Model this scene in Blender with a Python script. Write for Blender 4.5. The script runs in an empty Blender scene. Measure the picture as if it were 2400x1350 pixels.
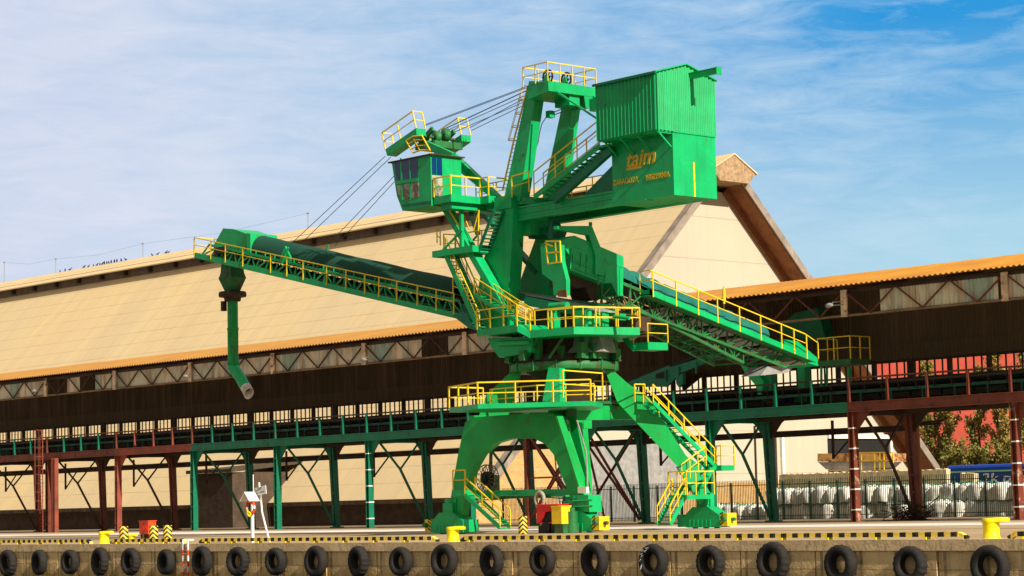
import bpy, math, random
import numpy as np
from mathutils import Vector, Matrix
random.seed(7)
R_ = math.radians
C = bpy.context.scene.collection
S = bpy.context.scene

# ------------------------------------------------------------------ camera
W, H = 2400.0, 1350.0
vL = np.array([-3580 - 1200.0, 1296 - 675.0]); vR = np.array([7300 - 1200.0, 1051 - 675.0])
F = math.sqrt(-(vL @ vR))
ax = -np.array([vL[0], vL[1], F]); ax /= np.linalg.norm(ax)
ay = np.array([vR[0], vR[1], F]); ay /= np.linalg.norm(ay)
az = np.cross(ax, ay); az /= np.linalg.norm(az)
RM = np.array([ax, ay, az])                      # world = RM @ cam(x right, y down, z forward)
CAM = np.array([0, 0, 1.45])
cd = bpy.data.cameras.new('camera'); cam = bpy.data.objects.new('camera', cd); C.objects.link(cam)
m = Matrix(((RM[0, 0], -RM[0, 1], -RM[0, 2], 0), (RM[1, 0], -RM[1, 1], -RM[1, 2], 0),
            (RM[2, 0], -RM[2, 1], -RM[2, 2], CAM[2]), (0, 0, 0, 1)))
cam.matrix_world = m
cd.sensor_width = 36; cd.lens = F / W * 36; cd.clip_start = 0.5; cd.clip_end = 9000
S.camera = cam
S.render.resolution_x = 1024; S.render.resolution_y = 576
S.view_settings.view_transform = 'Standard'; S.view_settings.look = 'None'
S.view_settings.exposure = 0.48; S.view_settings.gamma = 1

# ------------------------------------------------------------------ sun and sky
SUN = Vector((0.845, -0.065, 0.53)).normalized()
sl = bpy.data.lights.new('sun', 'SUN'); so = bpy.data.objects.new('sun', sl); C.objects.link(so)
sl.energy = 4.8; sl.angle = R_(0.6); sl.color = (1.0, 0.93, 0.80)
so.rotation_euler = SUN.to_track_quat('Z', 'Y').to_euler(); so.location = (0, 0, 60)
w = bpy.data.worlds.new('World'); S.world = w; w.use_nodes = True
nt = w.node_tree; N = nt.nodes; L = nt.links
for n in list(N): N.remove(n)
def nd(t, **k):
    n = N.new(t)
    for a, b in k.items(): setattr(n, a, b)
    return n
out = nd('ShaderNodeOutputWorld'); bg = nd('ShaderNodeBackground'); L.new(bg.outputs[0], out.inputs[0])
bg.inputs[1].default_value = 0.082
sky = nd('ShaderNodeTexSky', sky_type='NISHITA'); sky.sun_disc = False
sky.sun_elevation = math.asin(SUN.z); sky.sun_rotation = math.atan2(SUN.x, SUN.y)
sky.air_density = 1.0; sky.dust_density = 0.4; sky.ozone_density = 2.5
tc = nd('ShaderNodeTexCoord'); sep = nd('ShaderNodeSeparateXYZ'); L.new(tc.outputs['Generated'], sep.inputs[0])
def wmath(op, a, b=None, clamp=False):
    n = nd('ShaderNodeMath', operation=op); n.use_clamp = clamp
    for i, v in enumerate((a, b)):
        if v is None: continue
        if isinstance(v, (int, float)): n.inputs[i].default_value = v
        else: L.new(v, n.inputs[i])
    return n.outputs[0]
az_ = wmath('ARCTAN2', sep.outputs[1], sep.outputs[0])          # angle from +X, camera looks at ~139 deg
el_ = wmath('ARCSINE', sep.outputs[2])
# right part of the view = smaller angle ; t 0 at the left, 1 at the right
tr = wmath('DIVIDE', wmath('SUBTRACT', 2.62, az_), 0.42, True)
win = wmath('MULTIPLY', wmath('MULTIPLY', wmath('SUBTRACT', az_, 1.75, True), 4.0, True), wmath('MULTIPLY', wmath('SUBTRACT', 0.62, el_, True), 4.0, True), True)
te = wmath('DIVIDE', el_, 0.22)
def wramp(fac, stops):
    r = nd('ShaderNodeValToRGB'); L.new(fac, r.inputs[0]); e = r.color_ramp.elements
    while len(e) < len(stops): e.new(0.5)
    for i, (p, c) in enumerate(stops): e[i].position = p; e[i].color = (*c, 1)
    return r.outputs[0]
def wmix(f, a, b, mode='MIX'):
    n = nd('ShaderNodeMix', data_type='RGBA', blend_type=mode)
    for i, v in ((0, f), (6, a), (7, b)):
        if isinstance(v, (int, float)): n.inputs[i].default_value = v
        elif isinstance(v, tuple): n.inputs[i].default_value = (*v, 1)
        else: L.new(v, n.inputs[i])
    return n.outputs[2]
# clear air colour of the sky, deeper to the right (away from the sun's thin cloud) and higher up
tb = wmath('MULTIPLY', wmath('MULTIPLY', wmath('SUBTRACT', tr, 0.10, True), 1.3, True), wmath('MULTIPLY', wmath('SUBTRACT', te, 0.50, True), 2.3, True), True)
tb = wmath('MULTIPLY', tb, win, True)
clear = wmix(tb, wmix(wmath('MULTIPLY', tr, 1.0, True), (4.9, 5.7, 7.3), (3.5, 5.9, 7.2)), (0.12, 2.75, 6.4))
base = wmix(0.93, sky.outputs[0], clear)
cv = nd('ShaderNodeCombineXYZ'); L.new(az_, cv.inputs[0]); L.new(el_, cv.inputs[1])
mp = nd('ShaderNodeMapping'); L.new(cv.outputs[0], mp.inputs[0])
mp.inputs['Rotation'].default_value = (0, 0, R_(-10)); mp.inputs['Scale'].default_value = (22, 95, 1)
n1 = nd('ShaderNodeTexNoise'); L.new(mp.outputs[0], n1.inputs[0])
n1.inputs['Scale'].default_value = 1.0; n1.inputs['Detail'].default_value = 10; n1.inputs['Roughness'].default_value = 0.66; n1.inputs['Distortion'].default_value = 0.5
mp2 = nd('ShaderNodeMapping'); L.new(cv.outputs[0], mp2.inputs[0]); mp2.inputs['Scale'].default_value = (5, 12, 1); mp2.inputs['Location'].default_value = (3.1, 1.4, 0)
n2 = nd('ShaderNodeTexNoise'); L.new(mp2.outputs[0], n2.inputs[0]); n2.inputs['Scale'].default_value = 1.6; n2.inputs['Detail'].default_value = 5
cl = wmath('ADD', wmath('MULTIPLY', n1.outputs[0], 0.75), wmath('MULTIPLY', n2.outputs[0], 0.45))
thr = wmath('ADD', 0.40, wmath('MULTIPLY', wmath('MULTIPLY', tr, tr), 0.16))
mask = wmath('MULTIPLY', wmath('SUBTRACT', cl, thr), 2.6, True)
mask = wmath('MULTIPLY', mask, 0.8)
ccol = wmix(tr, (6.7, 6.8, 7.9), (4.9, 6.6, 7.8))
skyc = wmix(mask, base, ccol)
up = wmath('GREATER_THAN', sep.outputs[2], -0.02)
# added to lift the shade: warm veil over the unseen rest of the sky
sky_fill = wmix(win, (4.2, 3.85, 3.5), skyc)
L.new(sky_fill, bg.inputs[0])

# ------------------------------------------------------------------ placing helpers
def ray(x, y): return RM @ np.array([x - 1200.0, y - 675.0, F])
def at(x, y, Y):
    d = ray(x, y); return Vector(CAM + d * (Y / d[1]))
def atX(x, y, X):
    d = ray(x, y); return Vector(CAM + d * (X / d[0]))
def atZ(x, y, z):
    d = ray(x, y); return Vector(CAM + d * ((z - CAM[2]) / d[2]))

class MB:
    def __init__(s): s.v = []; s.f = []; s.sm = []
    def add(s, vs, fs, smooth=False):
        o = len(s.v); s.v += [Vector(p) for p in vs]
        for f in fs: s.f.append([i + o for i in f]); s.sm.append(smooth)
        return s
    def box(s, x0, x1, y0, y1, z0, z1):
        vs = [(x, y, z) for x in (x0, x1) for y in (y0, y1) for z in (z0, z1)]
        return s.add(vs, [(0, 1, 3, 2), (4, 6, 7, 5), (0, 4, 5, 1), (2, 3, 7, 6), (0, 2, 6, 4), (1, 5, 7, 3)])
    def bar(s, p, q, a, b=None, up=(0, 0, 1)):
        """box beam from p to q, a = width across, b = depth along 'up'"""
        b = a if b is None else b
        p, q = Vector(p), Vector(q); d = (q - p)
        if d.length < 1e-6: return s
        d.normalize(); u = Vector(up)
        if abs(d.dot(u)) > 0.98: u = Vector((0, 1, 0))
        r = d.cross(u).normalized(); u = r.cross(d).normalized()
        vs = []
        for c in (p, q):
            for i, j in ((-1, -1), (1, -1), (1, 1), (-1, 1)): vs.append(c + r * (a / 2 * i) + u * (b / 2 * j))
        return s.add(vs, [(3, 2, 1, 0), (4, 5, 6, 7), (0, 1, 5, 4), (1, 2, 6, 5), (2, 3, 7, 6), (3, 0, 4, 7)])
    def tube(s, p, q, r, n=7, r2=None, cap=True):
        p, q = Vector(p), Vector(q); d = (q - p)
        if d.length < 1e-6: return s
        d.normalize(); u = Vector((0, 0, 1)) if abs(d.z) < 0.9 else Vector((1, 0, 0))
        a = d.cross(u).normalized(); b = d.cross(a); r2 = r if r2 is None else r2
        vs = []
        for c, rr in ((p, r), (q, r2)):
            for k in range(n):
                t = 2 * math.pi * k / n; vs.append(c + a * (rr * math.cos(t)) + b * (rr * math.sin(t)))
        s.add(vs, [(k, (k + 1) % n, n + (k + 1) % n, n + k) for k in range(n)], True)
        if cap: s.add(vs, [list(range(n))[::-1], list(range(n, 2 * n))])
        return s
    def path(s, pts, r, n=7):
        for a, b in zip(pts, pts[1:]): s.tube(a, b, r, n)
        return s
    def prism(s, pts, dv):
        n = len(pts); pts = [Vector(p) for p in pts]; dv = Vector(dv)
        vs = pts + [p + dv for p in pts]
        return s.add(vs, [list(range(n)), list(range(n, 2 * n))[::-1]] + [(k, n + k, n + (k + 1) % n, (k + 1) % n) for k in range(n)])
    def pY(s, px, Y0, Y1): return s.prism([at(x, y, Y0) for x, y in px], (0, Y1 - Y0, 0))
    def pX(s, px, X0, X1): return s.prism([atX(x, y, X0) for x, y in px], (X1 - X0, 0, 0))
    def lathe(s, prof, c, axis=(0, 0, 1), n=20, smooth=True, jag=None):
        """prof: list of (radius, height along axis)"""
        A = Vector(axis).normalized(); u = Vector((1, 0, 0)) if abs(A.x) < 0.9 else Vector((0, 1, 0))
        a = A.cross(u).normalized(); b = A.cross(a); c = Vector(c); vs = []
        for i, (r, h) in enumerate(prof):
            for k in range(n):
                t = 2 * math.pi * k / n; rr = r * (1 + (jag(i, k) if jag else 0))
                vs.append(c + A * h + a * (rr * math.cos(t)) + b * (rr * math.sin(t)))
        fs = []
        for i in range(len(prof) - 1):
            for k in range(n):
                fs.append((i * n + k, i * n + (k + 1) % n, (i + 1) * n + (k + 1) % n, (i + 1) * n + k))
        return s.add(vs, fs, smooth)
    def corr(s, o, U, V, pitch, amp, nrm, seg=6, jag=0.0):
        """corrugated sheet: origin o, corrugated along U, ridges run along V, both vectors; thickness given by a back copy"""
        o, U, V, nrm = Vector(o), Vector(U), Vector(V), Vector(nrm).normalized()
        n = max(2, int(U.length / pitch * seg)); vs = []
        for k in range(n + 1):
            a = amp * math.cos(2 * math.pi * k / seg); p = o + U * (k / n) + nrm * a
            j = (random.random() - .5) * jag
            vs += [p, p + V * (1 + j)]
        f = [(2 * k, 2 * k + 2, 2 * k + 3, 2 * k + 1) for k in range(n)]
        s.add(vs, f)
        bk = [v - nrm * 0.02 for v in vs]
        return s.add(bk, [t[::-1] for t in f])
def root_of(o):
    while o.parent: o = o.parent
    return o
def tag(o, label=None, cat=None, group=None, kind=None):
    if label: o['label'] = label
    if cat: o['category'] = cat
    if group: o['group'] = group
    if kind: o['kind'] = kind
    return o
def thing(name, label, cat, loc=(0, 0, 0), group=None):
    o = bpy.data.objects.new(name, None); C.objects.link(o); o.location = loc; o.empty_display_size = 0.2
    return tag(o, label, cat, group)
def clusters(mb, gap):
    n = len(mb.v); par = list(range(n))
    def find(a):
        while par[a] != a: par[a] = par[par[a]]; a = par[a]
        return a
    for f in mb.f:
        for k in f[1:]:
            a, b_ = find(f[0]), find(k)
            if a != b_: par[a] = b_
    isl = {}
    for i in range(n): isl.setdefault(find(i), []).append(i)
    L_ = list(isl.values()); box = []
    for g_ in L_:
        xs = [mb.v[i] for i in g_]; box.append([min(p.x for p in xs), min(p.y for p in xs), min(p.z for p in xs), max(p.x for p in xs), max(p.y for p in xs), max(p.z for p in xs)])
    q = list(range(len(L_)))
    def fq(a):
        while q[a] != a: q[a] = q[q[a]]; a = q[a]
        return a
    for i in range(len(L_)):
        for j in range(i):
            if all(box[i][k] - gap <= box[j][k + 3] and box[j][k] - gap <= box[i][k + 3] for k in range(3)): q[fq(i)] = fq(j)
    out_ = {}
    for i in range(len(L_)): out_.setdefault(fq(i), set()).update(L_[i])
    res = []
    for st_ in out_.values():
        m2 = MB(); mp3 = {}
        for i in sorted(st_): mp3[i] = len(m2.v); m2.v.append(mb.v[i])
        for f, sm_ in zip(mb.f, mb.sm):
            if f[0] in mp3: m2.f.append([mp3[i] for i in f]); m2.sm.append(sm_)
        res.append(m2)
    return res
def obs(name, mb, mat, parent, gap=.06):
    return [ob(name, m_, mat, parent) for m_ in clusters(mb, gap)]
def ob(name, mb, mat, parent=None, label=None, cat=None, group=None, kind=None, origin=None):
    me = bpy.data.meshes.new(name)
    if parent is not None: L0 = root_of(parent).location.copy() if not root_of(parent).get('_local') else Vector((0, 0, 0))
    elif origin is not None: L0 = Vector(origin)
    else:
        xs = [p.x for p in mb.v]; ys = [p.y for p in mb.v]; zs = [p.z for p in mb.v]
        L0 = Vector(((min(xs) + max(xs)) / 2, (min(ys) + max(ys)) / 2, min(zs)))
    me.from_pydata([tuple(p - L0) for p in mb.v], [], mb.f)
    me.polygons.foreach_set('use_smooth', mb.sm)
    import bmesh
    b = bmesh.new(); b.from_mesh(me)
    if len(b.verts) < 60000 and not getattr(mb, 'keep', False): bmesh.ops.recalc_face_normals(b, faces=b.faces)
    b.to_mesh(me); b.free()
    me.materials.append(mat)
    o = bpy.data.objects.new(name, me); C.objects.link(o)
    if parent is not None: o.parent = parent
    else: o.location = L0
    if not label and not cat and kind is None: return o
    return tag(o, label, cat, group, kind)
def dup(rt, loc=None, label=None, rot=None, scale=None, group=None):
    r = rt.copy(); C.objects.link(r)
    if loc is not None: r.location = loc
    if rot is not None: r.rotation_euler = rot
    if scale is not None: r.scale = scale
    if label: r['label'] = label
    if group: r['group'] = group
    for ch in list(rt.children):
        c = ch.copy(); C.objects.link(c); c.parent = r
        for g in ch.children:
            d = g.copy(); C.objects.link(d); d.parent = c
    return r
def text_mb(txt, size, o, right, upv, depth=0.02, shear=0.0, bold=0.0, sx=1.0, align='LEFT'):
    cu = bpy.data.curves.new('lettering', 'FONT'); cu.body = txt; cu.size = size; cu.shear = shear; cu.extrude = depth; cu.offset = bold; cu.align_x = align
    cu.resolution_u = 3
    to = bpy.data.objects.new('lettering', cu); C.objects.link(to); bpy.context.view_layer.update()
    me = to.to_mesh(); rt, up2 = Vector(right).normalized(), Vector(upv).normalized(); nn = rt.cross(up2)
    mb = MB(); mb.add([Vector(o) + rt * (v.co.x * sx) + up2 * v.co.y + nn * v.co.z for v in me.vertices], [tuple(p.vertices) for p in me.polygons])
    to.to_mesh_clear(); bpy.data.objects.remove(to); bpy.data.curves.remove(cu)
    return mb

# ------------------------------------------------------------------ materials
def mat(name, col, rough=0.6, var=0.25, scale=1.2, rust=0.0, rustcol=(0.16, 0.06, 0.025), streak=0.0, bump=0.0, bscale=12, metal=0.0, col2=None, spec=0.4, rscale=1.6, fine=0.0):
    M = bpy.data.materials.new(name); M.use_nodes = True; t = M.node_tree; n = t.nodes; l = t.links
    b = n['Principled BSDF']; b.inputs['Roughness'].default_value = rough; b.inputs['Metallic'].default_value = metal
    b.inputs['Specular IOR Level'].default_value = spec
    tcn = n.new('ShaderNodeTexCoord'); P = tcn.outputs['Object']
    def noise(sc, det=5, r=0.6, stretch=None):
        v = P
        if stretch:
            mpn = n.new('ShaderNodeMapping'); l.new(P, mpn.inputs[0]); mpn.inputs['Scale'].default_value = stretch; v = mpn.outputs[0]
        x = n.new('ShaderNodeTexNoise'); l.new(v, x.inputs[0]); x.inputs['Scale'].default_value = sc; x.inputs['Detail'].default_value = det; x.inputs['Roughness'].default_value = r
        return x.outputs[0]
    def ramp(f, a, b_, ca=0.0, cb=1.0):
        x = n.new('ShaderNodeMapRange'); l.new(f, x.inputs[0]); x.inputs[1].default_value = a; x.inputs[2].default_value = b_; x.inputs[3].default_value = ca; x.inputs[4].default_value = cb
        return x.outputs[0]
    def mixc(f, a, b_, mode='MIX'):
        x = n.new('ShaderNodeMix'); x.data_type = 'RGBA'; x.blend_type = mode
        for i, v in ((0, f), (6, a), (7, b_)):
            if isinstance(v, (int, float)): x.inputs[i].default_value = v
            elif isinstance(v, tuple): x.inputs[i].default_value = (*v, 1)
            else: l.new(v, x.inputs[i])
        return x.outputs[2]
    c2 = col2 or tuple(c * (1 - var) for c in col); c1 = tuple(min(1, c * (1 + var * 0.5)) for c in col)
    c = mixc(ramp(noise(scale), 0.3, 0.7), c1, c2)
    if fine: c = mixc(ramp(noise(scale * 9, 6, .7), 0.35, 0.7, 0, fine), c, tuple(q * 0.55 for q in col))
    if streak: c = mixc(ramp(noise(1.0, 4, .6, (3.5, 3.5, 0.25)), 0.52, 0.8, 0, streak), c, tuple(q * 0.45 for q in col))
    if rust:
        f = ramp(noise(rscale, 7, .65), 0.66 - rust * 0.25, 0.74 - rust * 0.2)
        c = mixc(f, c, mixc(ramp(noise(rscale * 5), .35, .65), rustcol, tuple(q * 0.45 for q in rustcol)))
        rr = ramp(f, 0, 1, rough, 0.85); l.new(rr, b.inputs['Roughness'])
    l.new(c, b.inputs['Base Color'])
    if bump:
        bn = n.new('ShaderNodeBump'); bn.inputs['Strength'].default_value = bump; bn.inputs['Distance'].default_value = 0.05
        l.new(noise(bscale, 6), bn.inputs['Height']); l.new(bn.outputs[0], b.inputs['Normal'])
    M['h'] = 1
    return M
def node_mat(name, rough=0.6):
    M = bpy.data.materials.new(name); M.use_nodes = True; t = M.node_tree
    return M, t.nodes, t.links, t.nodes['Principled BSDF']
G = mat('green_paint', (0.0, 0.41, 0.12), 0.42, 0.24, 0.6, rust=0.13, rustcol=(.09,.13,.04), rscale=.9, streak=0.5, fine=.22)
GP = mat('green_portal_paint', (0.0, 0.36, 0.065), 0.45, 0.28, 0.5, rust=0.22, rustcol=(0.14, 0.12, 0.03), streak=0.35, rscale=0.9)
GD = mat('green_worn_paint', (0.015, 0.165, 0.04), 0.55, 0.4, 1.4, rust=0.5, rustcol=(0.14, 0.075, 0.03), streak=0.4)
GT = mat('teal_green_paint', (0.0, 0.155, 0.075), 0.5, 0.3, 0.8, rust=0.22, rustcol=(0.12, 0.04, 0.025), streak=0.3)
BR = mat('brown_red_paint', (0.16, 0.032, 0.014), 0.6, 0.4, 0.8, rust=0.3, rustcol=(0.08, 0.03, 0.02), streak=0.4)
BRL = mat('faded_red_paint', (0.27, 0.055, 0.028), 0.6, 0.4, 0.8, rust=0.3, rustcol=(0.02, 0.17, 0.08), streak=0.3, rscale=.7)
DK = mat('dark_steel', (0.05, 0.026, 0.014), 0.7, 0.4, 0.9, rust=0.3, rustcol=(0.06, 0.025, 0.015))
BLK = mat('black_rubber_belt', (0.012, 0.012, 0.012), 0.7, 0.4, 2)
YE = mat('yellow_paint', (0.83, 0.56, 0.012), 0.45, 0.15, 2.0, rust=0.12, rustcol=(0.25, 0.10, 0.02))
YB = mat('yellow_bollard_paint', (0.86, 0.70, 0.0), 0.5, 0.2, 3.0, rust=0.12, rustcol=(0.25, 0.10, 0.02), streak=0.2)
TARP = mat('dark_green_tarpaulin', (0.012, 0.062, 0.032), 0.8, 0.35, 0.2, bump=0.3, bscale=2, col2=(0.006, 0.052, 0.036), spec=.2)
CABLE = mat('steel_cable', (0.05, 0.05, 0.07), 0.5, 0.2)
WHT = mat('white_paint', (0.78, 0.76, 0.70), 0.5, 0.12, 3, streak=0.2)
REDM = mat('red_orange_paint', (0.80, 0.065, 0.012), 0.45, 0.12, 2, streak=0.15)
RED = mat('dark_red_paint', (0.75, 0.012, 0.012), 0.4, 0.25, 2)
GREY = mat('grey_metal', (0.30, 0.29, 0.27), 0.6, 0.3, 2, streak=0.3)
BAGM = mat('white_woven_bag', (0.90, 0.86, 0.76), 0.8, 0.22, 1.3, bump=0.7, bscale=4, fine=0.15)
STRAP = mat('green_strap', (0.0, 0.25, 0.1), 0.7, 0.2)
BLUE = mat('blue_paint', (0.0, 0.045, 0.33), 0.5, 0.2, 1, streak=0.2)
LGREEN = mat('pale_green_paint', (0.25, 0.55, 0.3), 0.5, 0.2)
RUSTY = mat('rusty_steel', (0.22, 0.085, 0.03), 0.8, 0.5, 1.2, fine=.4)
STONE = mat('dark_stone_wall', (0.085, 0.055, 0.033), 0.9, 0.5, 1.0, fine=0.6, bump=0.8, bscale=4, streak=.4)
BARK = mat('bark', (0.09, 0.06, 0.035), 0.9, 0.3, 3, bump=0.6)
RUB = mat('tyre_rubber', (0.013, 0.011, 0.010), 0.8, 0.5, 3, bump=0.5, bscale=18, col2=(0.028, 0.024, 0.020), spec=.25)
BIRD = mat('dark_feathers', (0.03, 0.03, 0.035), 0.8, 0.3, 8)
WOOD = mat('weathered_boards', (0.46, 0.30, 0.16), 0.85, 0.5, 2.5, fine=0.6, streak=.9)
SOFF = mat('brown_soffit', (0.27, 0.095, 0.03), 0.8, 0.35, 1.0, fine=.3)
LINT = mat('grey_verge_metal', (0.30, 0.24, 0.19), 0.7, 0.4, 0.8, streak=.4)
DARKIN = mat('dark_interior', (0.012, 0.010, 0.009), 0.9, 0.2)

def posmat(name, build, rough=0.8):
    M, n, l, b = node_mat(name); b.inputs['Roughness'].default_value = rough; b.inputs['Specular IOR Level'].default_value = 0.25
    g = n.new('ShaderNodeNewGeometry'); s = n.new('ShaderNodeSeparateXYZ'); l.new(g.outputs['Position'], s.inputs[0])
    def mth(op, a, b_=None, clamp=False):
        x = n.new('ShaderNodeMath'); x.operation = op; x.use_clamp = clamp
        for i, v in enumerate((a, b_)):
            if v is None: continue
            if isinstance(v, (int, float)): x.inputs[i].default_value = v
            else: l.new(v, x.inputs[i])
        return x.outputs[0]
    def noise(scale, stretch=(1, 1, 1), det=5, r=0.6, rot=(0, 0, 0)):
        mpn = n.new('ShaderNodeMapping'); l.new(g.outputs['Position'], mpn.inputs[0]); mpn.inputs['Scale'].default_value = stretch; mpn.inputs['Rotation'].default_value = rot
        x = n.new('ShaderNodeTexNoise'); l.new(mpn.outputs[0], x.inputs[0]); x.inputs['Scale'].default_value = scale; x.inputs['Detail'].default_value = det; x.inputs['Roughness'].default_value = r
        return x.outputs[0]
    def rng(f, a, b_, c=0.0, d=1.0):
        x = n.new('ShaderNodeMapRange'); l.new(f, x.inputs[0])
        for i, v in zip((1, 2, 3, 4), (a, b_, c, d)): x.inputs[i].default_value = v
        return x.outputs[0]
    def mix(f, a, b_, mode='MIX'):
        x = n.new('ShaderNodeMix'); x.data_type = 'RGBA'; x.blend_type = mode
        for i, v in ((0, f), (6, a), (7, b_)):
            if isinstance(v, (int, float)): x.inputs[i].default_value = v
            elif isinstance(v, tuple): x.inputs[i].default_value = (*v, 1)
            else: l.new(v, x.inputs[i])
        return x.outputs[2]
    def wn(v):
        x = n.new('ShaderNodeTexWhiteNoise'); x.noise_dimensions = '1D'; l.new(v, x.inputs[1]); return x.outputs[0]
    def line(coord, period, width, off=0.0):
        """1 on a thin line every period"""
        f = mth('FRACT', mth('DIVIDE', mth('ADD', coord, off), period)); return mth('LESS_THAN', f, width / period)
    def cell(coord, period, off=0.0): return wn(mth('FLOOR', mth('DIVIDE', mth('ADD', coord, off), period)))
    def bump(h, st, dist=0.05):
        x = n.new('ShaderNodeBump'); x.inputs['Strength'].default_value = st; x.inputs['Distance'].default_value = dist
        l.new(h, x.inputs['Height']); l.new(x.outputs[0], b.inputs['Normal'])
    class K: pass
    k = K(); k.X, k.Y, k.Z = s.outputs; k.m = mth; k.noise = noise; k.rng = rng; k.mix = mix; k.wn = wn; k.line = line; k.cell = cell; k.bump = bump; k.n = n; k.l = l; k.b = b
    l.new(build(k), b.inputs['Base Color']); return M

def b_roof(k):
    c = k.mix(k.rng(k.noise(0.05, (1, 1, 1)), .35, .65), (0.74, 0.555, 0.275), (0.69, 0.54, 0.31))
    # dusty streaks running down the slope, slightly slanted
    c = k.mix(k.rng(k.noise(0.22, (1, 0.10, 0.10), 5, .6, (0, R_(-38), 0)), .38, .72, 0, .55), c, (0.62, 0.46, 0.28))
    c = k.mix(k.rng(k.noise(1.3, (1, .16, .16), 6, .7), .46, .75, 0, .45), c, (0.58, 0.42, 0.24))
    c = k.mix(k.m('MULTIPLY', k.cell(k.X, 1.1), 0.15), c, (0.5, 0.4, 0.26))
    c = k.mix(k.m('MULTIPLY', k.line(k.Z, 1.62, 0.10, .9), k.rng(k.noise(.3), .3, .7, .12, .45)), c, (0.30, 0.21, 0.12))
    k.bump(k.m('SINE', k.m('MULTIPLY', k.X, 22)), .25, .03)
    return c
ROOFM = posmat('cream_roof_sheets', b_roof)
def b_gable(k):
    c = k.mix(k.rng(k.noise(0.1), .35, .65), (0.53, 0.465, 0.34), (0.47, 0.42, 0.325))
    c = k.mix(k.m('MULTIPLY', k.cell(k.Y, 1.05), 0.16), c, (0.42, 0.36, 0.27))
    c = k.mix(k.rng(k.noise(0.9, (1, 1, .08)), .5, .8, 0, .35), c, (0.45, 0.36, 0.25))
    c = k.mix(k.m('MULTIPLY', k.line(k.Z, 4.4, 0.12, 0.1), .45), c, (0.28, 0.22, 0.15))
    c = k.mix(k.m('MULTIPLY', k.line(k.Y, 1.05, 0.06), .12), c, (0.3, 0.24, 0.17))
    k.bump(k.m('SINE', k.m('MULTIPLY', k.Y, 30)), .2, .02)
    return c
GABM = posmat('cream_wall_sheets', b_gable)
def b_brick(k):
    br = k.n.new('ShaderNodeTexBrick'); cmb = k.n.new('ShaderNodeCombineXYZ'); k.l.new(k.Y, cmb.inputs[0]); k.l.new(k.Z, cmb.inputs[1]); k.l.new(cmb.outputs[0], br.inputs[0])
    br.inputs['Scale'].default_value = 1.0; br.inputs['Brick Width'].default_value = 0.5; br.inputs['Row Height'].default_value = 0.22; br.inputs['Mortar Size'].default_value = 0.02
    br.inputs['Color1'].default_value = (0.62, 0.36, 0.11, 1); br.inputs['Color2'].default_value = (0.50, 0.27, 0.085, 1); br.inputs['Mortar'].default_value = (0.5, 0.38, 0.22, 1)
    return k.mix(k.rng(k.noise(1.5), .4, .75, 0, .6), br.outputs[0], (0.42, 0.26, 0.12))
BRICK = posmat('tan_brickwork', b_brick)
def b_quay(k):
    c = k.mix(k.rng(k.noise(0.6), .35, .65), (0.86, 0.60, 0.28), (0.68, 0.46, 0.21))
    c = k.mix(k.m('MULTIPLY', k.cell(k.X, 1.85), 0.38), c, (0.46, 0.32, 0.16))
    c = k.mix(k.rng(k.noise(1.3, (2.2, 1, .22), 6, .65), .52, .72, 0, .7), c, (0.26, 0.17, 0.08))
    c = k.mix(k.rng(k.noise(4.5, (1, 1, .5), 6, .7), .55, .78, 0, .5), c, (0.20, 0.13, 0.07))
    c = k.mix(k.rng(k.noise(2.0, (1, 1, .3)), .6, .75, 0, .5), c, (0.74, 0.54, 0.28))
    c = k.mix(k.m('MULTIPLY', k.line(k.X, 1.85, .14, .07), k.rng(k.noise(3), .3, .6, .2, .8)), c, (0.16, 0.10, 0.05))
    c = k.mix(k.m('MULTIPLY', k.m('LESS_THAN', k.m('ABSOLUTE', k.m('SUBTRACT', k.Z, -1.05)), .02), .5), c, (.2, .13, .07))
    wet = k.m('MULTIPLY', k.rng(k.Z, -1.0, -1.8), k.rng(k.noise(1.5), .25, .6), True)
    c = k.mix(wet, c, (0.26, 0.15, 0.02))
    k.bump(k.noise(6), .8, .06)
    return c
QUAYM = posmat('stained_quay_concrete', b_quay, .85)
def b_cope(k):
    c = k.mix(k.rng(k.noise(1.2), .35, .65), (0.84, 0.60, 0.32), (0.66, 0.47, 0.25))
    c = k.mix(k.rng(k.noise(7, (1, 1, .4), 6), .5, .75, 0, .6), c, (0.12, 0.09, 0.06))
    k.bump(k.noise(9), .6, .04)
    return c
COPEM = posmat('quay_coping_concrete', b_cope, .85)
def b_ground(k):
    c = k.mix(k.rng(k.noise(0.15), .35, .65), (0.48, 0.345, 0.19), (0.38, 0.27, 0.15))
    c = k.mix(k.rng(k.noise(0.8, (.25, 1, 1), 6, .7), .4, .7, 0, .6), c, (0.28, 0.19, 0.11))
    # spilled pale powder along the crane track
    pw = k.m('MULTIPLY', k.rng(k.m('ABSOLUTE', k.m('SUBTRACT', k.Y, 100)), 8.0, 2.0), k.rng(k.noise(0.12, (.4, 1, 1)), .34, .46), True)
    c = k.mix(k.m('MULTIPLY', pw, .9), c, (0.80, 0.76, 0.70))
    # old asphalt lane with repair strips near the edge on the left
    asp = k.m('MULTIPLY', k.rng(k.m('ABSOLUTE', k.m('SUBTRACT', k.Y, 79)), 6.5, 5.0), k.rng(k.X, -118, -130), True)
    c = k.mix(k.m('MULTIPLY', asp, .8), c, (0.11, 0.095, 0.085))
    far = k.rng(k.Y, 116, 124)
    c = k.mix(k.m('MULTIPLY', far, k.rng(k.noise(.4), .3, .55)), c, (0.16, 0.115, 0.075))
    k.bump(k.noise(3), .4, .05)
    return c
GROUND = posmat('dusty_quay_paving', b_ground, .9)
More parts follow.
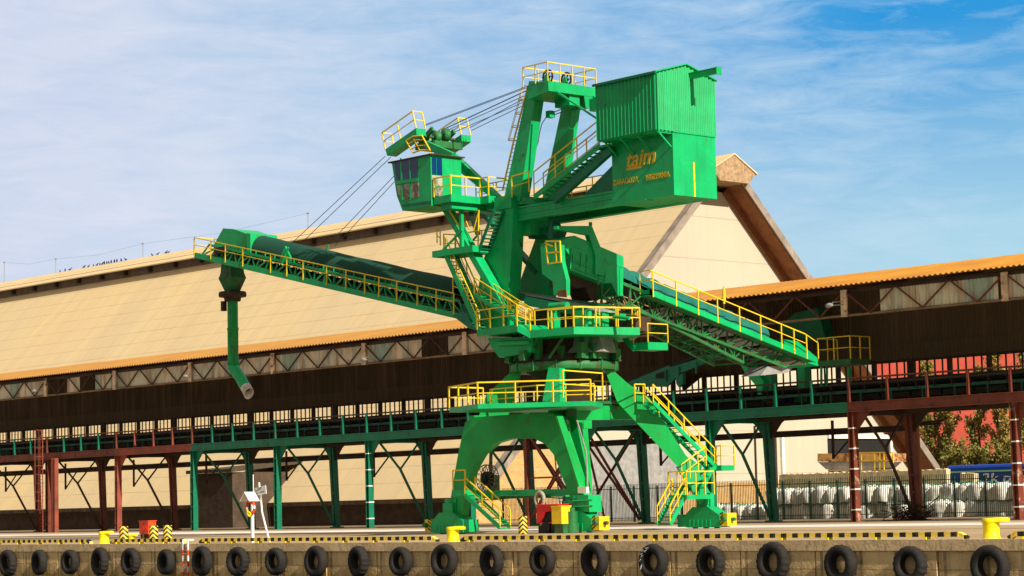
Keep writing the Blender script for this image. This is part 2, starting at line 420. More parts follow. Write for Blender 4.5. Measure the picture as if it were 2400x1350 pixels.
def b_orange(k):
    c = k.mix(k.rng(k.noise(0.25), .35, .65), (0.50, 0.235, 0.025), (0.38, 0.16, 0.025))
    right = k.rng(k.X, -125, -100)
    c = k.mix(k.m('MULTIPLY', k.m('SUBTRACT', 1.0, right), .45), c, (0.33, 0.19, 0.075))
    c = k.mix(k.rng(k.noise(1.2, (1, .3, 1), 6), .5, .72, 0, .5), c, (0.34, 0.14, 0.03))
    return k.mix(k.rng(k.noise(3, (1, .1, 1), 4), .6, .8, 0, .5), c, (0.16, 0.08, 0.03))
ORANGE = posmat('rusted_orange_roof_sheets', b_orange)
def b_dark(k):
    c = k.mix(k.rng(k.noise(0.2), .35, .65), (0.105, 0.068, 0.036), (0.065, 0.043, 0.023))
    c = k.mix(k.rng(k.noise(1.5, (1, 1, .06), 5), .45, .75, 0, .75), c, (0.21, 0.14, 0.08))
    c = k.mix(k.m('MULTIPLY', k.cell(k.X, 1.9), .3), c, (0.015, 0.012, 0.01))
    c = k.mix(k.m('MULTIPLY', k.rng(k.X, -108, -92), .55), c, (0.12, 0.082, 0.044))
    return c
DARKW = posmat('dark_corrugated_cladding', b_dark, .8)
DARKL = posmat('cladding_below_roof_shade', lambda k: k.mix(.45, b_dark(k), (.15, .10, .05)), .8)  # lightened so the upper band reads as roof shade; tone split painted in
def b_panel(k):
    c = k.mix(k.cell(k.X, 1.05), (0.72, 0.58, 0.40), (0.58, 0.56, 0.44))
    c = k.mix(k.rng(k.cell(k.X, 2.1, .4), .72, .76), c, (0.36, 0.46, 0.38))
    c = k.mix(k.rng(k.noise(1.1, (1.5, 1, .3), 6), .42, .7, 0, .8), c, (0.24, 0.16, 0.09))
    c = k.mix(k.rng(k.noise(2.3, (1.6, 1, .3), 4), .62, .72, 0, .8), c, (0.52, 0.25, 0.07))
    return c
PANELM = posmat('patched_grey_cladding', b_panel)
def b_redwall(k):
    c = k.mix(k.rng(k.noise(0.3), .3, .7), (0.62, 0.10, 0.06), (0.52, 0.085, 0.05))
    c = k.mix(k.m('MULTIPLY', k.line(k.X, 1.2, 0.12), .25), c, (0.3, 0.05, 0.03))
    return k.mix(k.rng(k.noise(1.0, (1, 1, .2)), .5, .8, 0, .3), c, (0.4, 0.10, 0.07))
REDW = posmat('red_sheet_roof', b_redwall)
def b_stripe(k):
    f = k.m('LESS_THAN', k.m('FRACT', k.m('DIVIDE', k.X, 0.56)), 0.5)
    c = k.mix(f, (0.88, 0.68, 0.10), (0.018, 0.016, 0.014))
    return k.mix(k.rng(k.noise(5, (1, 1, 1), 6), .5, .75, 0, .55), c, (0.22, 0.17, 0.10))
STRIPE = posmat('yellow_black_kerb_paint', b_stripe)
# chevron guard posts use object coordinates (the paint goes round the post)
CHEV, _n, _l, _b = node_mat('yellow_black_chevrons'); _b.inputs['Roughness'].default_value = .55
_t = _n.new('ShaderNodeTexCoord'); _s = _n.new('ShaderNodeSeparateXYZ'); _l.new(_t.outputs['Object'], _s.inputs[0])
def _m(op, a, b=None):
    x = _n.new('ShaderNodeMath'); x.operation = op
    for i, v in enumerate((a, b)):
        if v is None: continue
        if isinstance(v, (int, float)): x.inputs[i].default_value = v
        else: _l.new(v, x.inputs[i])
    return x.outputs[0]
_f = _m('LESS_THAN', _m('FRACT', _m('DIVIDE', _m('ADD', _s.outputs[2], _m('ABSOLUTE', _s.outputs[0])), 0.235)), 0.5)
_x = _n.new('ShaderNodeMix'); _x.data_type = 'RGBA'; _l.new(_f, _x.inputs[0]); _x.inputs[6].default_value = (0.75, 0.52, 0.02, 1); _x.inputs[7].default_value = (0.012, 0.012, 0.012, 1); _l.new(_x.outputs[2], _b.inputs['Base Color'])
GLASS, _n, _l, _b = node_mat('tinted_cab_glass'); _b.inputs['Base Color'].default_value = (0.005, 0.035, 0.13, 1); _b.inputs['Roughness'].default_value = 0.08; _b.inputs['Specular IOR Level'].default_value = 0.6
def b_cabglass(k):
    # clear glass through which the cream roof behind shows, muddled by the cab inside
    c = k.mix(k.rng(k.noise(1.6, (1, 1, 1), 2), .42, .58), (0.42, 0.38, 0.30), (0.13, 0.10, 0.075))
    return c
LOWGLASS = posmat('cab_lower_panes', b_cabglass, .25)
LEAF = {}
for nm, a, b_ in (('leaves_olive', (0.22, 0.185, 0.035), (0.11, 0.115, 0.022)), ('leaves_autumn', (0.34, 0.22, 0.045), (0.17, 0.14, 0.03))):
    LEAF[nm] = mat(nm, a, 0.7, 0.4, 0.7, col2=b_)
WATERM = mat('harbour_water', (0.02, 0.035, 0.035), 0.12, 0.2, 0.3, bump=0.6, bscale=1.2)

# ------------------------------------------------------------------ ground, quay, water
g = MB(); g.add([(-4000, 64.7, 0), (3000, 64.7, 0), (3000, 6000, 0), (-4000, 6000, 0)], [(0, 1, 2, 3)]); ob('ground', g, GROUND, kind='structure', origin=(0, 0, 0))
g = MB(); g.add([(-4000, -600, -2.3), (3000, -600, -2.3), (3000, 64.3, -2.3), (-4000, 64.3, -2.3)], [(0, 1, 2, 3)]); ob('water', g, WATERM, kind='structure', origin=(0, 0, 0))
g = MB(); g.box(-420, 60, 64.32, 66, -4, -0.41)
x = -300.0
while x < 60:                                    # concrete facing panels with open joints
    y0 = 64.0 + random.uniform(-.03, .03)
    g.box(x + 0.035, x + 1.815, y0, 64.31, -3.2, -0.40); x += 1.85
ob('quay_wall', g, QUAYM, kind='structure', origin=(0, 0, 0))
g = MB(); x = -300.0
while x < 60:
    g.box(x + .01, x + 5.54, 63.93, 64.695, -0.385, 0.006); x += 5.55
ob('quay_coping', g, COPEM, kind='structure', origin=(0, 0, 0))
# crane rails sunk in the paving
for Y in (84.6, 94.6):
    for dy, nm in ((-.25, ''), (.25, '')):
        pass
    g = MB(); g.box(-300, 0, Y - .05, Y + .05, -.05, .012); g.box(-300, 0, Y - .16, Y - .06, -.05, .006); g.box(-300, 0, Y + .06, Y + .16, -.05, .006)
    ob('crane_rail', g, RUSTY, kind='structure', origin=(0, 0, 0))

# striped kerb beams on the edge
ke = [(-60, 214, 0), (262, 434, 0), (470, 1026, 0), (1082, 2268, 0), (2366, 2560, 0)]
kl = ['black and yellow striped kerb beam at the far left end of the quay edge', 'short black and yellow striped kerb beam between the first bollard and the edge ladder',
      'black and yellow striped kerb beam in front of the lifebuoy stand', 'longest black and yellow striped kerb beam in front of the ship loader', 'black and yellow striped kerb beam right of the right hand bollard']
for (a, b_, _), lb in zip(ke, kl):
    x0 = at(a, 1262, 64.35).x; x1 = at(b_, 1262, 64.35).x
    g = MB(); g.box(x0 + .3, x1 - .3, 64.24, 64.46, 0.085, 0.25)
    if a > 0: g.bar((x0 + .3, 64.35, .167), (x0, 64.35, .03), .2, .14)
    g.bar((x1 - .3, 64.35, .167), (x1, 64.35, .03), .2, .14)
    x = x0 + .6
    k = ob('kerb_beam', g, STRIPE, label=lb, cat='kerb beam', group='striped kerb beams along the quay edge')
    f = MB()
    while x < x1 - .3: f.box(x - .06, x + .06, 64.2, 64.5, 0.007, 0.084); x += 2.24
    obs('foot', f, YB, k)

# tyre fenders
TY = [(18, 1320), (92, 1318), (164, 1317), (234, 1316), (306, 1316), (389, 1317), (473, 1315), (557, 1316), (646, 1316), (740, 1316), (840, 1316), (939, 1316), (1041, 1314),
      (1152, 1315), (1271, 1314), (1393, 1314), (1531, 1316), (1665, 1319), (1812, 1317), (1970, 1322), (2133, 1324), (2320, 1328)]
def tyre_mesh(kind):
    b = MB(); n = 72
    prof = [(.355, -.10), (.375, -.17), (.45, -.215), (.55, -.225), (.625, -.20), (.665, -.15), (.69, -.07), (.69, .07), (.665, .15), (.625, .20), (.55, .225), (.45, .215), (.375, .17), (.355, .10), (.345, 0), (.355, -.10)]
    def jag(i, k):
        if 4 <= i <= 9:
            if kind == 0: return 0.035 if (k // 2) % 2 else -0.01
            if kind == 1: return 0.028 if ((k + i) // 2) % 2 else -0.006
            return 0.008 if k % 2 else 0
        return 0
    b.lathe(prof, (0, 0, 0), (0, 1, 0), n, True, jag); return b
words = ['first', 'second', 'third', 'fourth', 'fifth', 'sixth', 'seventh', 'eighth', 'ninth', 'tenth', 'eleventh', 'twelfth', 'thirteenth', 'fourteenth', 'fifteenth', 'sixteenth', 'seventeenth', 'eighteenth', 'nineteenth', 'twentieth', 'twenty first', 'twenty second']
protos = []
for k in range(3):
    o = ob('tyre_fender', tyre_mesh(k), RUB, label='x', cat='tyre', group='tyre fenders hung along the quay wall', origin=(0, 0, 0)); protos.append(o)
tn = {0: protos[0], 1: protos[1], 2: protos[2]}
tyk = [0, 2, 1, 0, 0, 2, 1, 0, 1, 2, 0, 2, 2, 1, 2, 2, 2, 0, 0, 1, 0, 2]
notes = {16: 'black tyre with white chalk letters on its sidewall, between two plain tyres', 5: 'black tyre fender just left of the red and white ladder', 6: 'black tyre fender just right of the red and white ladder',
         12: 'black tyre fender right below the bollard at the loader, thirteenth from the left', 21: 'largest looking black tyre fender, below the right hand yellow bollard'}
used = set()
for i, (x, y) in enumerate(TY):
    p = at(x, y, 63.72); kd = tyk[i]
    lb = notes.get(i, 'black rubber tyre hung on the quay wall, %s from the left' % words[i])
    s = 0.99 + 0.07 * math.sin(i * 2.1 + 1)
    if kd not in used: o = protos[kd]; used.add(kd); o.location = p
    else: o = dup(protos[kd], p)
    o['label'] = lb; o.rotation_euler = (random.uniform(-.05, .05), random.uniform(0, 6.28), random.uniform(-.14, .10)); o.scale = (s, 1, s)
    if i == 16:
        t = MB()
        for j, (r0, a0, a1) in enumerate([(.50, 100, 112), (.44, 118, 126), (.55, 130, 138), (.5, 145, 150), (.47, 156, 168), (.52, 176, 182), (.5, 200, 212)]):
            for aa in (a0, a1):
                pass
            q0 = Vector((r0 * math.cos(R_(a0)), -.235, r0 * math.sin(R_(a0)))); q1 = Vector(((r0 + .08) * math.cos(R_(a1)), -.235, (r0 + .08) * math.sin(R_(a1))))
            t.bar(q0, q1, .02, .02); t.bar(q1, q0 + Vector((.06, 0, .05)), .02, .02)
        me = bpy.data.meshes.new('chalk_mark'); me.from_pydata([tuple(v) for v in t.v], [], t.f); me.materials.append(WHT)
        c = bpy.data.objects.new('chalk_mark', me); C.objects.link(c); c.parent = o; o.rotation_euler = (0, 0, 0)
# suspension chains are parts of the quay: short dark shackles above every tyre
# edge ladder
p = at(438, 1268, 63.95)
t = thing('edge_ladder', 'red and white striped steel ladder going down the quay wall', 'ladder', (p.x, 63.9, 0))
for s in (-.22, .22):
    for k in range(9):
        b = MB(); b.box(p.x + s - .035, p.x + s + .035, 63.82, 63.90, -.05 - .27 * (k + 1), -.05 - .27 * k - .001)
        if k == 0: b.box(p.x + s - .035, p.x + s + .035, 63.82, 63.9, -.05, .22); b.box(p.x + s - .035, p.x + s + .035, 63.9, 64.2, .15, .22)
        ob('rail_segment', b, REDM if k % 2 else WHT, t)
for k in range(8):
    b = MB(); b.tube((p.x - .22, 63.86, -.22 - .28 * k), (p.x + .22, 63.86, -.22 - .28 * k), .022); ob('rung', b, REDM if k % 2 == 0 else WHT, t)

# bollards
def bollard(px, py, Y, s, label, ang=0):
    p = at(px, py, Y); p.z = 0.006
    t = thing('mooring_bollard', label, 'bollard', p, 'yellow mooring bollards on the quay edge')
    b = MB(); r = .29 * s
    b.lathe([(r * 1.12, 0), (r * 1.12, .03), (r * 1.0, .05), (r * .98, .3 * s), (r * 1.0, .5 * s), (r * 1.06, .56 * s)], p, n=24); ob('post', b, YB, t)
    h = MB(); n = 24; z0, z1 = .56 * s, .66 * s; vs = []
    for z, kf in ((z0 - .02, .98), (z0 + .02 * s, 1.0), (z1, 1.0), (z1 + .035, .86)):
        for k in range(n):
            a = 2 * math.pi * k / n; c_, s_ = math.cos(a), math.sin(a)
            rad = r * 1.1 * (1 + 1.15 * max(0, math.cos(a - .35)) ** 7); vs.append(p + Vector((rad * c_ * kf, rad * s_ * kf, z + (0.03 * s * max(0, c_) ** 4))))
    h.add(vs, [(i * n + k, i * n + (k + 1) % n, (i + 1) * n + (k + 1) % n, (i + 1) * n + k) for i in range(3) for k in range(n)], True)
    h.add(vs[3 * n:], [list(range(n))]); h.add(vs[:n], [list(range(n))[::-1]])
    ob('horn_cap', h, YB, t)
bollard(244, 1275, 64.9, .92, 'yellow mooring bollard with a horn, leftmost on the quay edge')
bollard(1062, 1266, 64.9, .92, 'yellow mooring bollard on the edge in front of the loader left bogie')
bollard(2324, 1262, 64.9, 1.0, 'yellow mooring bollard on the edge at the far right, scratched head')
bollard(308, 1262, 67.5, .62, 'small low yellow bollard behind the kerb beside the orange cabinet')
# chevron posts
def chev(px, Y, label, h=.85, r=.24):
    p = at(px, 1255, Y); p.z = 0.004
    b = MB(); b.lathe([(r, 0), (r, h), (r * .9, h + .03), (0.01, h + .035)], (0, 0, 0), n=28)
    o = ob('guard_post', b, CHEV, label=label, cat='guard post', group='black and yellow guard posts', origin=(0, 0, 0)); o.location = p; o.rotation_euler = (0, 0, R_(49))
chev(290, 66.8, 'black and yellow chevron guard post left of the orange cabinet'); chev(360, 66.8, 'black and yellow chevron guard post touching the right side of the orange cabinet')
chev(393, 69.5, 'black and yellow chevron guard post farthest right of the group at the orange cabinet'); chev(1226, 81.5, 'black and yellow chevron guard post under the loader next to the red engine', .92, .24)
# orange cabinet
p = at(337, 1255, 68.6)
t = thing('cabinet', 'orange red steel cabinet on a black base between the guard posts', 'cabinet', (p.x, 68.6, 0))
b = MB(); b.box(p.x - .45, p.x + .45, 68.6, 69.1, .42, 1.12); b.box(p.x - .48, p.x + .48, 68.56, 69.14, 1.12, 1.16); ob('housing', b, REDM, t)
b = MB(); b.box(p.x - .42, p.x + .42, 68.66, 69.06, 0.004, .42); b.box(p.x - .05, p.x + .02, 68.5, 68.65, .05, .5); ob('base', b, DK, t)
b = MB(); b.box(p.x - .02, p.x + .0, 68.585, 68.6, .46, 1.08); b.box(p.x + .3, p.x + .34, 68.56, 68.6, .7, .85); ob('door_edge', b, RED, t)
# lifebuoy stand
p = at(591, 1262, 64.9)
t = thing('lifebuoy_stand', 'white post with a small pitched roof and hanging lifebuoy', 'lifebuoy stand', (p.x, 64.9, 0))
b = MB(); b.box(p.x - .05, p.x + .05, 64.85, 64.95, .006, 2.2); ob('post', b, WHT, t)
b = MB(); top = at(578, 1153, 64.9).z; cx_ = at(586, 1155, 64.9).x
for s in (-1, 1):
    q = [Vector((cx_, 64.55, top)), Vector((cx_ + s * .40, 64.55, top - .42)), Vector((cx_ + s * .40, 64.55, top - .46)), Vector((cx_, 64.55, top - .05))]
    b.prism(q, (0, .62, 0))
ob('roof', b, WHT, t)
bz = at(586, 1190, 64.75)
# ring in red and white quarters, two at a time
ns = 48
for mt, sel, nm in ((REDM, 0, 'red_quarter'), (WHT, 1, 'white_band')):
    b = MB()
    for k in range(ns):
        isw = (k % 12) in (0, 11, 1)
        if isw != bool(sel): continue
        vs = []
        for a in (k, k + 1):
            th = 2 * math.pi * a / ns
            for j in range(8):
                ph = 2 * math.pi * j / 8; rr = .30 + .075 * math.cos(ph)
                vs.append((bz.x + rr * math.cos(th), 64.78 + .06 * math.sin(ph), bz.z + 1.12 * rr * math.sin(th)))
        b.add(vs, [(j, (j + 1) % 8, 8 + (j + 1) % 8, 8 + j) for j in range(8)], True)
    obs(nm, b, mt, t)
b = MB(); b.path([bz + Vector(q) for q in ((-.05, -.12, -.1), (.02, -.16, -.3), (.13, -.14, -.42), (.2, -.1, -.3), (.08, -.14, -.2), (0, -.15, -.4))], .045); ob('throwing_line', b, YB, t)
# leaning sign
q0 = at(632, 1262, 65.3); q0.z = .006; q1 = at(621, 1228, 65.3); q2 = at(611, 1165, 65.3); q3 = at(607, 1131, 65.3)
t = thing('leaning_sign', 'white sign board on a bent leaning white pole', 'sign', (q0.x, 65.3, 0))
b = MB(); b.path([q0, q1, at(614, 1200, 65.3), q2, q3], .05, 8); ob('pole', b, WHT, t)
b = MB(); b.prism([at(594, 1145, 65.24), at(622, 1137, 65.24), at(624, 1157, 65.24), at(596, 1163, 65.24)], (0, .03, 0)); bd = ob('board', b, WHT, t)
b = MB()
for k, (yy, a, c_) in enumerate([(1145, 603, 613), (1148, 604, 612), (1151, 600, 606), (1153, 609, 619), (1156, 601, 617)]): b.bar(at(a, yy + .0, 65.225), at(c_, yy - 2, 65.225), .012, .02)
ob('writing', b, DK, bd)
p = at(594, 1170, 65.6); b = MB(); b.tube((p.x, 65.6, .006), (p.x, 65.6, at(594, 1112, 65.6).z), .025); ob('thin_pole', b, WHT, label='thin white pole rising behind the lifebuoy stand', cat='pole')

# ------------------------------------------------------------------ warehouse
YR, ZR, SL = 172.0, 36.5, 0.99
def rz(y): return ZR - abs(y - YR) * SL
t = thing('warehouse', 'huge cream warehouse with steep sheet roof down to a low stone wall and tall gable', 'warehouse', (-160, 138, 0))
X0, X1 = -460.0, -160.0
E0, E1 = 137.6, 206.4
b = MB(); b.prism([(X1, E0, rz(E0)), (X1, 170.2, rz(170.2)), (X1, 170.2, rz(170.2) - .35), (X1, E0 + .3, rz(E0) - .25)], (X0 - X1, 0, 0)); ob('front_roof_slope', b, ROOFM, t)
b = MB(); b.prism([(X1, E1, rz(E1)), (X1, 173.8, rz(173.8)), (X1, 173.8, rz(173.8) - .35), (X1, E1 - .3, rz(E1) - .25)], (X0 - X1, 0, 0)); ob('rear_roof_slope', b, ROOFM, t)
# verge trim and soffits of the overhang
for s, nm in ((-1, 'front'), (1, 'rear')):
    ya, yb = YR + s * 1.8, YR + s * 34.3
    b = MB(); b.bar((X1 + .12, ya, rz(ya) + .05), (X1 + .12, yb, rz(yb) + .05), .22, .75); b.bar((X1 - .5, ya, rz(ya) + .22), (X1 - .5, yb, rz(yb) + .22), .9, .16)
    ob('verge', b, LINT, t)
    b = MB(); b.prism([(X1 - .01, ya, rz(ya) - .45), (X1 - .01, yb, rz(yb) - .45), (X1 - .01, yb, rz(yb) - .60), (X1 - .01, ya, rz(ya) - .60)], (-2.3, 0, 0)); b.bar((X1 - 2.2, ya, rz(ya) - 1.0), (X1 - 2.2, yb, rz(yb) - 1.0), .3, .8)
    ob('soffit', b, SOFF, t)
b = MB(); WX = X1 - 2.4
b.add([(WX, 137.9, 0), (WX, 137.9, rz(137.9) - .9), (WX, 169.9, rz(169.9) - .9), (WX, 174.1, rz(174.1) - .9), (WX, 206.1, rz(206.1) - .9), (WX, 206.1, 0)], [(0, 1, 2, 3, 4, 5)])
gw = ob('gable_wall', b, GABM, t)
b = MB(); b.box(WX + .01, WX + .12, 138.6, 149.2, 0, 3.6); b.prism([(WX + .01, 139.9, 3.6), (WX + .01, 149.2, 3.6), (WX + .01, 149.2, 6.9), (WX + .01, 143.4, 6.9)], (.11, 0, 0)); b.box(WX + .01, WX + .14, 166, 181, 0, 3.45); obs('brick_panel', b, BRICK, t)
b = MB(); b.box(WX + .03, WX + .09, 150, 166, 0, 7.4); ob('sliding_door', b, GREY, t)
# doorway with white frame at the right part of the gable
ya, yb = 188.8, 199.0; zt = 8.0
b = MB(); b.box(WX + .02, WX + .3, ya, yb, zt, zt + .45); b.box(WX + .02, WX + .3, yb, yb + .4, 0, zt + .45); ob('door_frame', b, WHT, t)
b = MB(); b.box(WX + .02, WX + .3, 181.2, 181.6, 0, 8.2); ob('downpipe', b, WHT, t)
b = MB(); b.box(WX + .02, WX + .2, 180.2, 180.5, 0, 9); ob('dark_door_slot', b, DK, t); b = MB(); b.box(WX + .02, WX + .2, 177.2, 177.34, 0, 9.3); ob('dark_door_slot', b, DK, t)
b = MB(); b.box(WX + .02, WX + .05, ya, yb, 0, zt - .01); ob('doorway', b, DARKIN, t)  # flat dark sheet stands in for the unlit interior
# ridge vent
CX = X1 + 1.0
b = MB(); b.prism([(CX, YR, 37.1), (CX, 175.4, 35.25), (CX, 175.4, 35.1), (CX, YR, 36.95), (CX, 168.6, 35.1), (CX, 168.6, 35.25)], (X0 - CX, 0, 0)); rc = ob('ridge_cap', b, ROOFM, t)
b = MB(); b.prism([(CX - .1, YR, 36.9), (CX - .1, 175.1, 35.15), (CX - .1, 174.2, 34.1), (CX - .1, 169.8, 34.1), (CX - .1, 168.9, 35.15)], (-3.2, 0, 0)); ob('boarded_cap_end', b, WOOD, t)
b = MB(); b.box(X0, X1 - 2.3, 169.7, 169.9, 33.6, 35.9); b.box(X0, X1 - 2.3, 174.1, 174.3, 33.6, 35.9); ob('vent_louvre', b, mat('grey_louvre', (.17, .13, .10), .8, .4, 1, fine=.5), t)
x = X1 - 6
while x > -330: b = MB(); b.box(x - .22, x + .22, 169.1, 169.69, 34.5, 35.2); x -= 6.2; ob('vent_bracket', b, DK, t)
b = MB(); b.box(X0, X1 - 2.35, 138.0, 138.6, 0, rz(138.3) - .35); b.box(X0, X1 - 2.6, 205.4, 206, 0, rz(205.7) - .35); ob('stone_wall', b, STONE, t)
b = MB(); b.box(X0, X1 - .3, 137.42, 137.58, rz(E0) - .42, rz(E0) - .05); ob('gutter', b, DARKW, t)
# dark lean-to on the front wall
p = at(503, 1240, 136.2); q = at(603, 1240, 136.2)
t = thing('shed_porch', 'dark windowless brick porch standing against the warehouse roof', 'porch', (p.x, 133, 0))
b = MB(); b.box(p.x, q.x, 133.2, 140, 0, 5.6); ob('wall', b, STONE, t)
b = MB(); b.prism([(p.x - .3, 132.9, 5.6), (p.x - .3, 142.5, 6.5), (p.x - .3, 142.5, 6.7), (p.x - .3, 132.9, 5.95)], (q.x - p.x + .6, 0, 0)); ob('roof', b, STONE, t)
# thin masts with wire on the ridge
mp_ = [(10, 655, 615), (131, 645, 607), (335, 602, 571), (722, 545, 500)]
prev = None
for k, (x, y0, y1) in enumerate(mp_):
    p = at(x, y0, YR + .1); q = at(x, y1, YR + .1); z0 = 37.05
    b = MB(); b.tube((p.x, YR + .1, z0), (q.x, YR + .1, q.z), .05); b.box(q.x - .25, q.x + .25, YR, YR + .2, q.z, q.z + .06)
    ob('wire_mast', b, GREY, label='thin pale mast on the warehouse ridge, %s from the left' % words[k], cat='mast', group='masts along the warehouse ridge')
    if prev is not None:
        b = MB(); mid = (prev + q) / 2 - Vector((0, 0, .5)); b.path([prev, mid, q], .011, 4); ob('overhead_wire', b, CABLE, label='overhead wire along the ridge between the %s and %s mast' % (words[k - 1], words[k]), cat='wire', group='wires along the ridge')
    prev = q.copy()
# birds
bx = [475, 515, 555, 665, 700, 740, 768, 790, 808, 825, 845, 862, 880, 905, 925, 960, 995, 1205, 1250, 1315, 1335]
def bird_mb(sc):
    b = MB(); rings = [(-.30, .015, .10), (-.2, .03, .08), (-.08, .09, .08), (.04, .11, .12), (.12, .08, .20), (.16, .055, .27), (.2, .055, .30), (.24, .03, .30), (.31, .005, .285)]
    n = 8; vs = []
    for (x, r, z) in rings:
        for k in range(n): a = 2 * math.pi * k / n; vs.append((x * sc, r * math.cos(a) * sc, (z + .02 + r * math.sin(a)) * sc))
    b.add(vs, [(i * n + k, i * n + (k + 1) % n, (i + 1) * n + (k + 1) % n, (i + 1) * n + k) for i in range(len(rings) - 1) for k in range(n)], True)
    b.tube((0, .03 * sc, 0), (0, .03 * sc, .05 * sc), .012 * sc, 4); b.tube((0, -.03 * sc, 0), (0, -.03 * sc, .05 * sc), .012 * sc, 4)
    return b
b0 = ob('bird', bird_mb(1.1), BIRD, label='x', cat='bird', group='birds perched along the warehouse ridge', origin=(0, 0, 0))
for i, x in enumerate(bx):
    p = at(x / 3.375, 640, YR); 
    o = b0 if i == 0 else dup(b0)
    o.location = (p.x, YR, 37.1); o.rotation_euler = (0, 0, random.choice((0.3, 3.3, 2.8, .9, -.5))); s = random.uniform(.8, 1.15); o.scale = (s, s, s)
    o['label'] = 'dark bird perched on the warehouse ridge, %s from the left' % (words[i] if i < 22 else '')

# ------------------------------------------------------------------ loading shed
GX = [-247.2, -234.6, -222.0, -209.4, -196.8, -184.2, -171.6, -159.0, -146.4, -133.8, -121.2, -108.6, -96.0, -83.4, -70.8]
SX0, SX1 = -262.0, -66.0
t = thing('loading_shed', 'long open loading shed with rusty orange roof, truss front and dark cladding', 'shed', (-140, 120, 0))
b = MB(); b.keep = True
zr0 = 15.15
b.corr((SX0, 113.1, zr0), (SX1 - SX0, 0, 0), (0, 10, 1.88), .42, .055, (0, -.16, 1), 6, .004)
ob('roof', b, ORANGE, t)
b = MB(); b.box(SX0, SX1, 113.9, 114.1, 14.72, 14.92); b.box(SX0, SX1, 113.95, 114.05, 14.92, 15.02); b.box(SX0, SX1, 122.2, 122.5, 10.6, 16.6)
for gx in GX:
    for dx in (0, 6.3): b.bar((gx + dx, 114.2, 14.8), (gx + dx, 122.2, 16.3), .18, .3)
ob('roof_frame', b, DK, t)
b = MB(); b.box(SX0, SX1, 113.88, 114.12, 13.18, 13.32); b.box(SX0, SX1, 113.8, 113.87, 13.2, 13.27); ob('bottom_chord', b, mat('dusty_chord', (.26, .16, .09), .8, .4, 2, rust=.3), t)
POSTM = mat('flaking_post_paint', (.72, .50, .32), .8, .45, 1.5, rust=.45, rustcol=(.18, .07, .04), rscale=1.8)
for gx in GX:
    b = MB(); b.box(gx - .18, gx + .18, 113.7, 113.86, 13.15, 14.9); b.box(gx - .24, gx + .24, 113.66, 113.70, 13.15, 14.9); ob('truss_post', b, POSTM, t)
for i, gx in enumerate(GX[:-1]):
    for k in range(3):
        x0 = gx + 12.6 * k / 3; xm = x0 + 2.1; x1 = x0 + 4.2
        b = MB(); b.bar((x0 + .1, 113.75, 14.75), (xm, 113.75, 13.28), .09, .09, (0, 1, 0)); b.bar((xm, 113.77, 13.28), (x1 - .1, 113.77, 14.75), .09, .09, (0, 1, 0)); ob('truss_diagonal', b, DK if gx < -121 else BR, t)
def panel(xa, xb, z1=14.71, z0=13.33):
    b = MB(); b.keep = True; b.corr((xa, 113.93, z0), (xb - xa, 0, 0), (0, 0, z1 - z0), .30, .05, (0, -1, 0), 6); ob('cladding_panel', b, PANELM, t)
px2x = lambda px, y: at(px, y, 113.93).x
for a, c_ in ((-60, 112), (158, 186), (224, 987), (1052, 1160), (2068, 2150), (2152, 2344), (2362, 2480)):
    panel(px2x(a, 800), px2x(c_, 800))
# rear wall above the slot
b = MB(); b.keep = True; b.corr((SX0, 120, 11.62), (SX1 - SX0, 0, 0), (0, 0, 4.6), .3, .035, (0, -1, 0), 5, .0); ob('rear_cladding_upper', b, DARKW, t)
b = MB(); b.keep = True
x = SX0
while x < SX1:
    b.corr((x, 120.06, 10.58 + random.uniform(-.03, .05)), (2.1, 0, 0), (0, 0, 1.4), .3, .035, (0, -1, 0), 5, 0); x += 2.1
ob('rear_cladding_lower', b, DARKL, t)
b = MB(); b.box(SX0, SX1, 120.15, 120.3, 9.0, 9.2); b.box(SX0, SX1, 120.12, 120.24, 10.5, 10.62); ob('slot_rail', b, DK, t)
xs_b = []; k = 0; x = GX[0] - 12.6 + .1
while x < SX1:
    if k % 5: xs_b.append(x)
    k += 1; x += .63
xs_b = [v for v in xs_b if v < -72]
for v in xs_b[-100:]:
    b = MB(); b.box(v - .045, v + .045, 120.21, 120.29, 9.0, 10.6); ob('slot_bar', b, DK, t)
b = MB()
for v in xs_b[:-100]: b.box(v - .045, v + .045, 120.21, 120.29, 9.0, 10.6)
o = ob('slot_bars', b, DK, t); o['kind'] = 'stuff'
for i in range(int((SX1 - SX0) / 3.15)):
    x = GX[0] - 12.6 + 3.15 * i + .1
    if x < SX0: continue
    main = min(abs(x - .1 - gx) for gx in GX) < .3
    b = MB(); b.box(x - (.26 if main else .12), x + (.26 if main else .12), 120.05, 120.35, 9.0 if not main else 7.0, 10.7); ob('slot_pier', b, DK, t)
for gx in GX:
    tm = GT if -172 < gx < -100 else (mat('b', (0, 0, 0)) if False else BR)
    b = MB(); zt = 7.0; sp = .55
    b.bar((gx + .0, 120 + sp * .3, 0), (gx - .25, 120.0, zt), .26, .5, (0, 1, 0)); b.bar((gx + .3, 120 + sp * .3, 0), (gx + .18, 120.0, zt), .16, .44, (0, 1, 0)); b.box(gx - .4, gx + .55, 119.8, 120.6, 0, .12)
    z = .6
    while z < 6.8: b.box(gx - .1, gx + .3, 119.85, 119.9, z, z + .14); z += 1.15
    c_ = ob('rear_column', b, tm, t)
    for s in (-1, 1):
        d = MB(); d.prism([(gx + s * .22, 119.95, 7.0), (gx + s * 1.5, 119.95, 7.0), (gx + s * 1.25, 119.95, 6.85), (gx + s * .22, 119.95, 5.7)], (0, .12, 0)); ob('knee_bracket', d, DK if s > 0 else tm, c_)
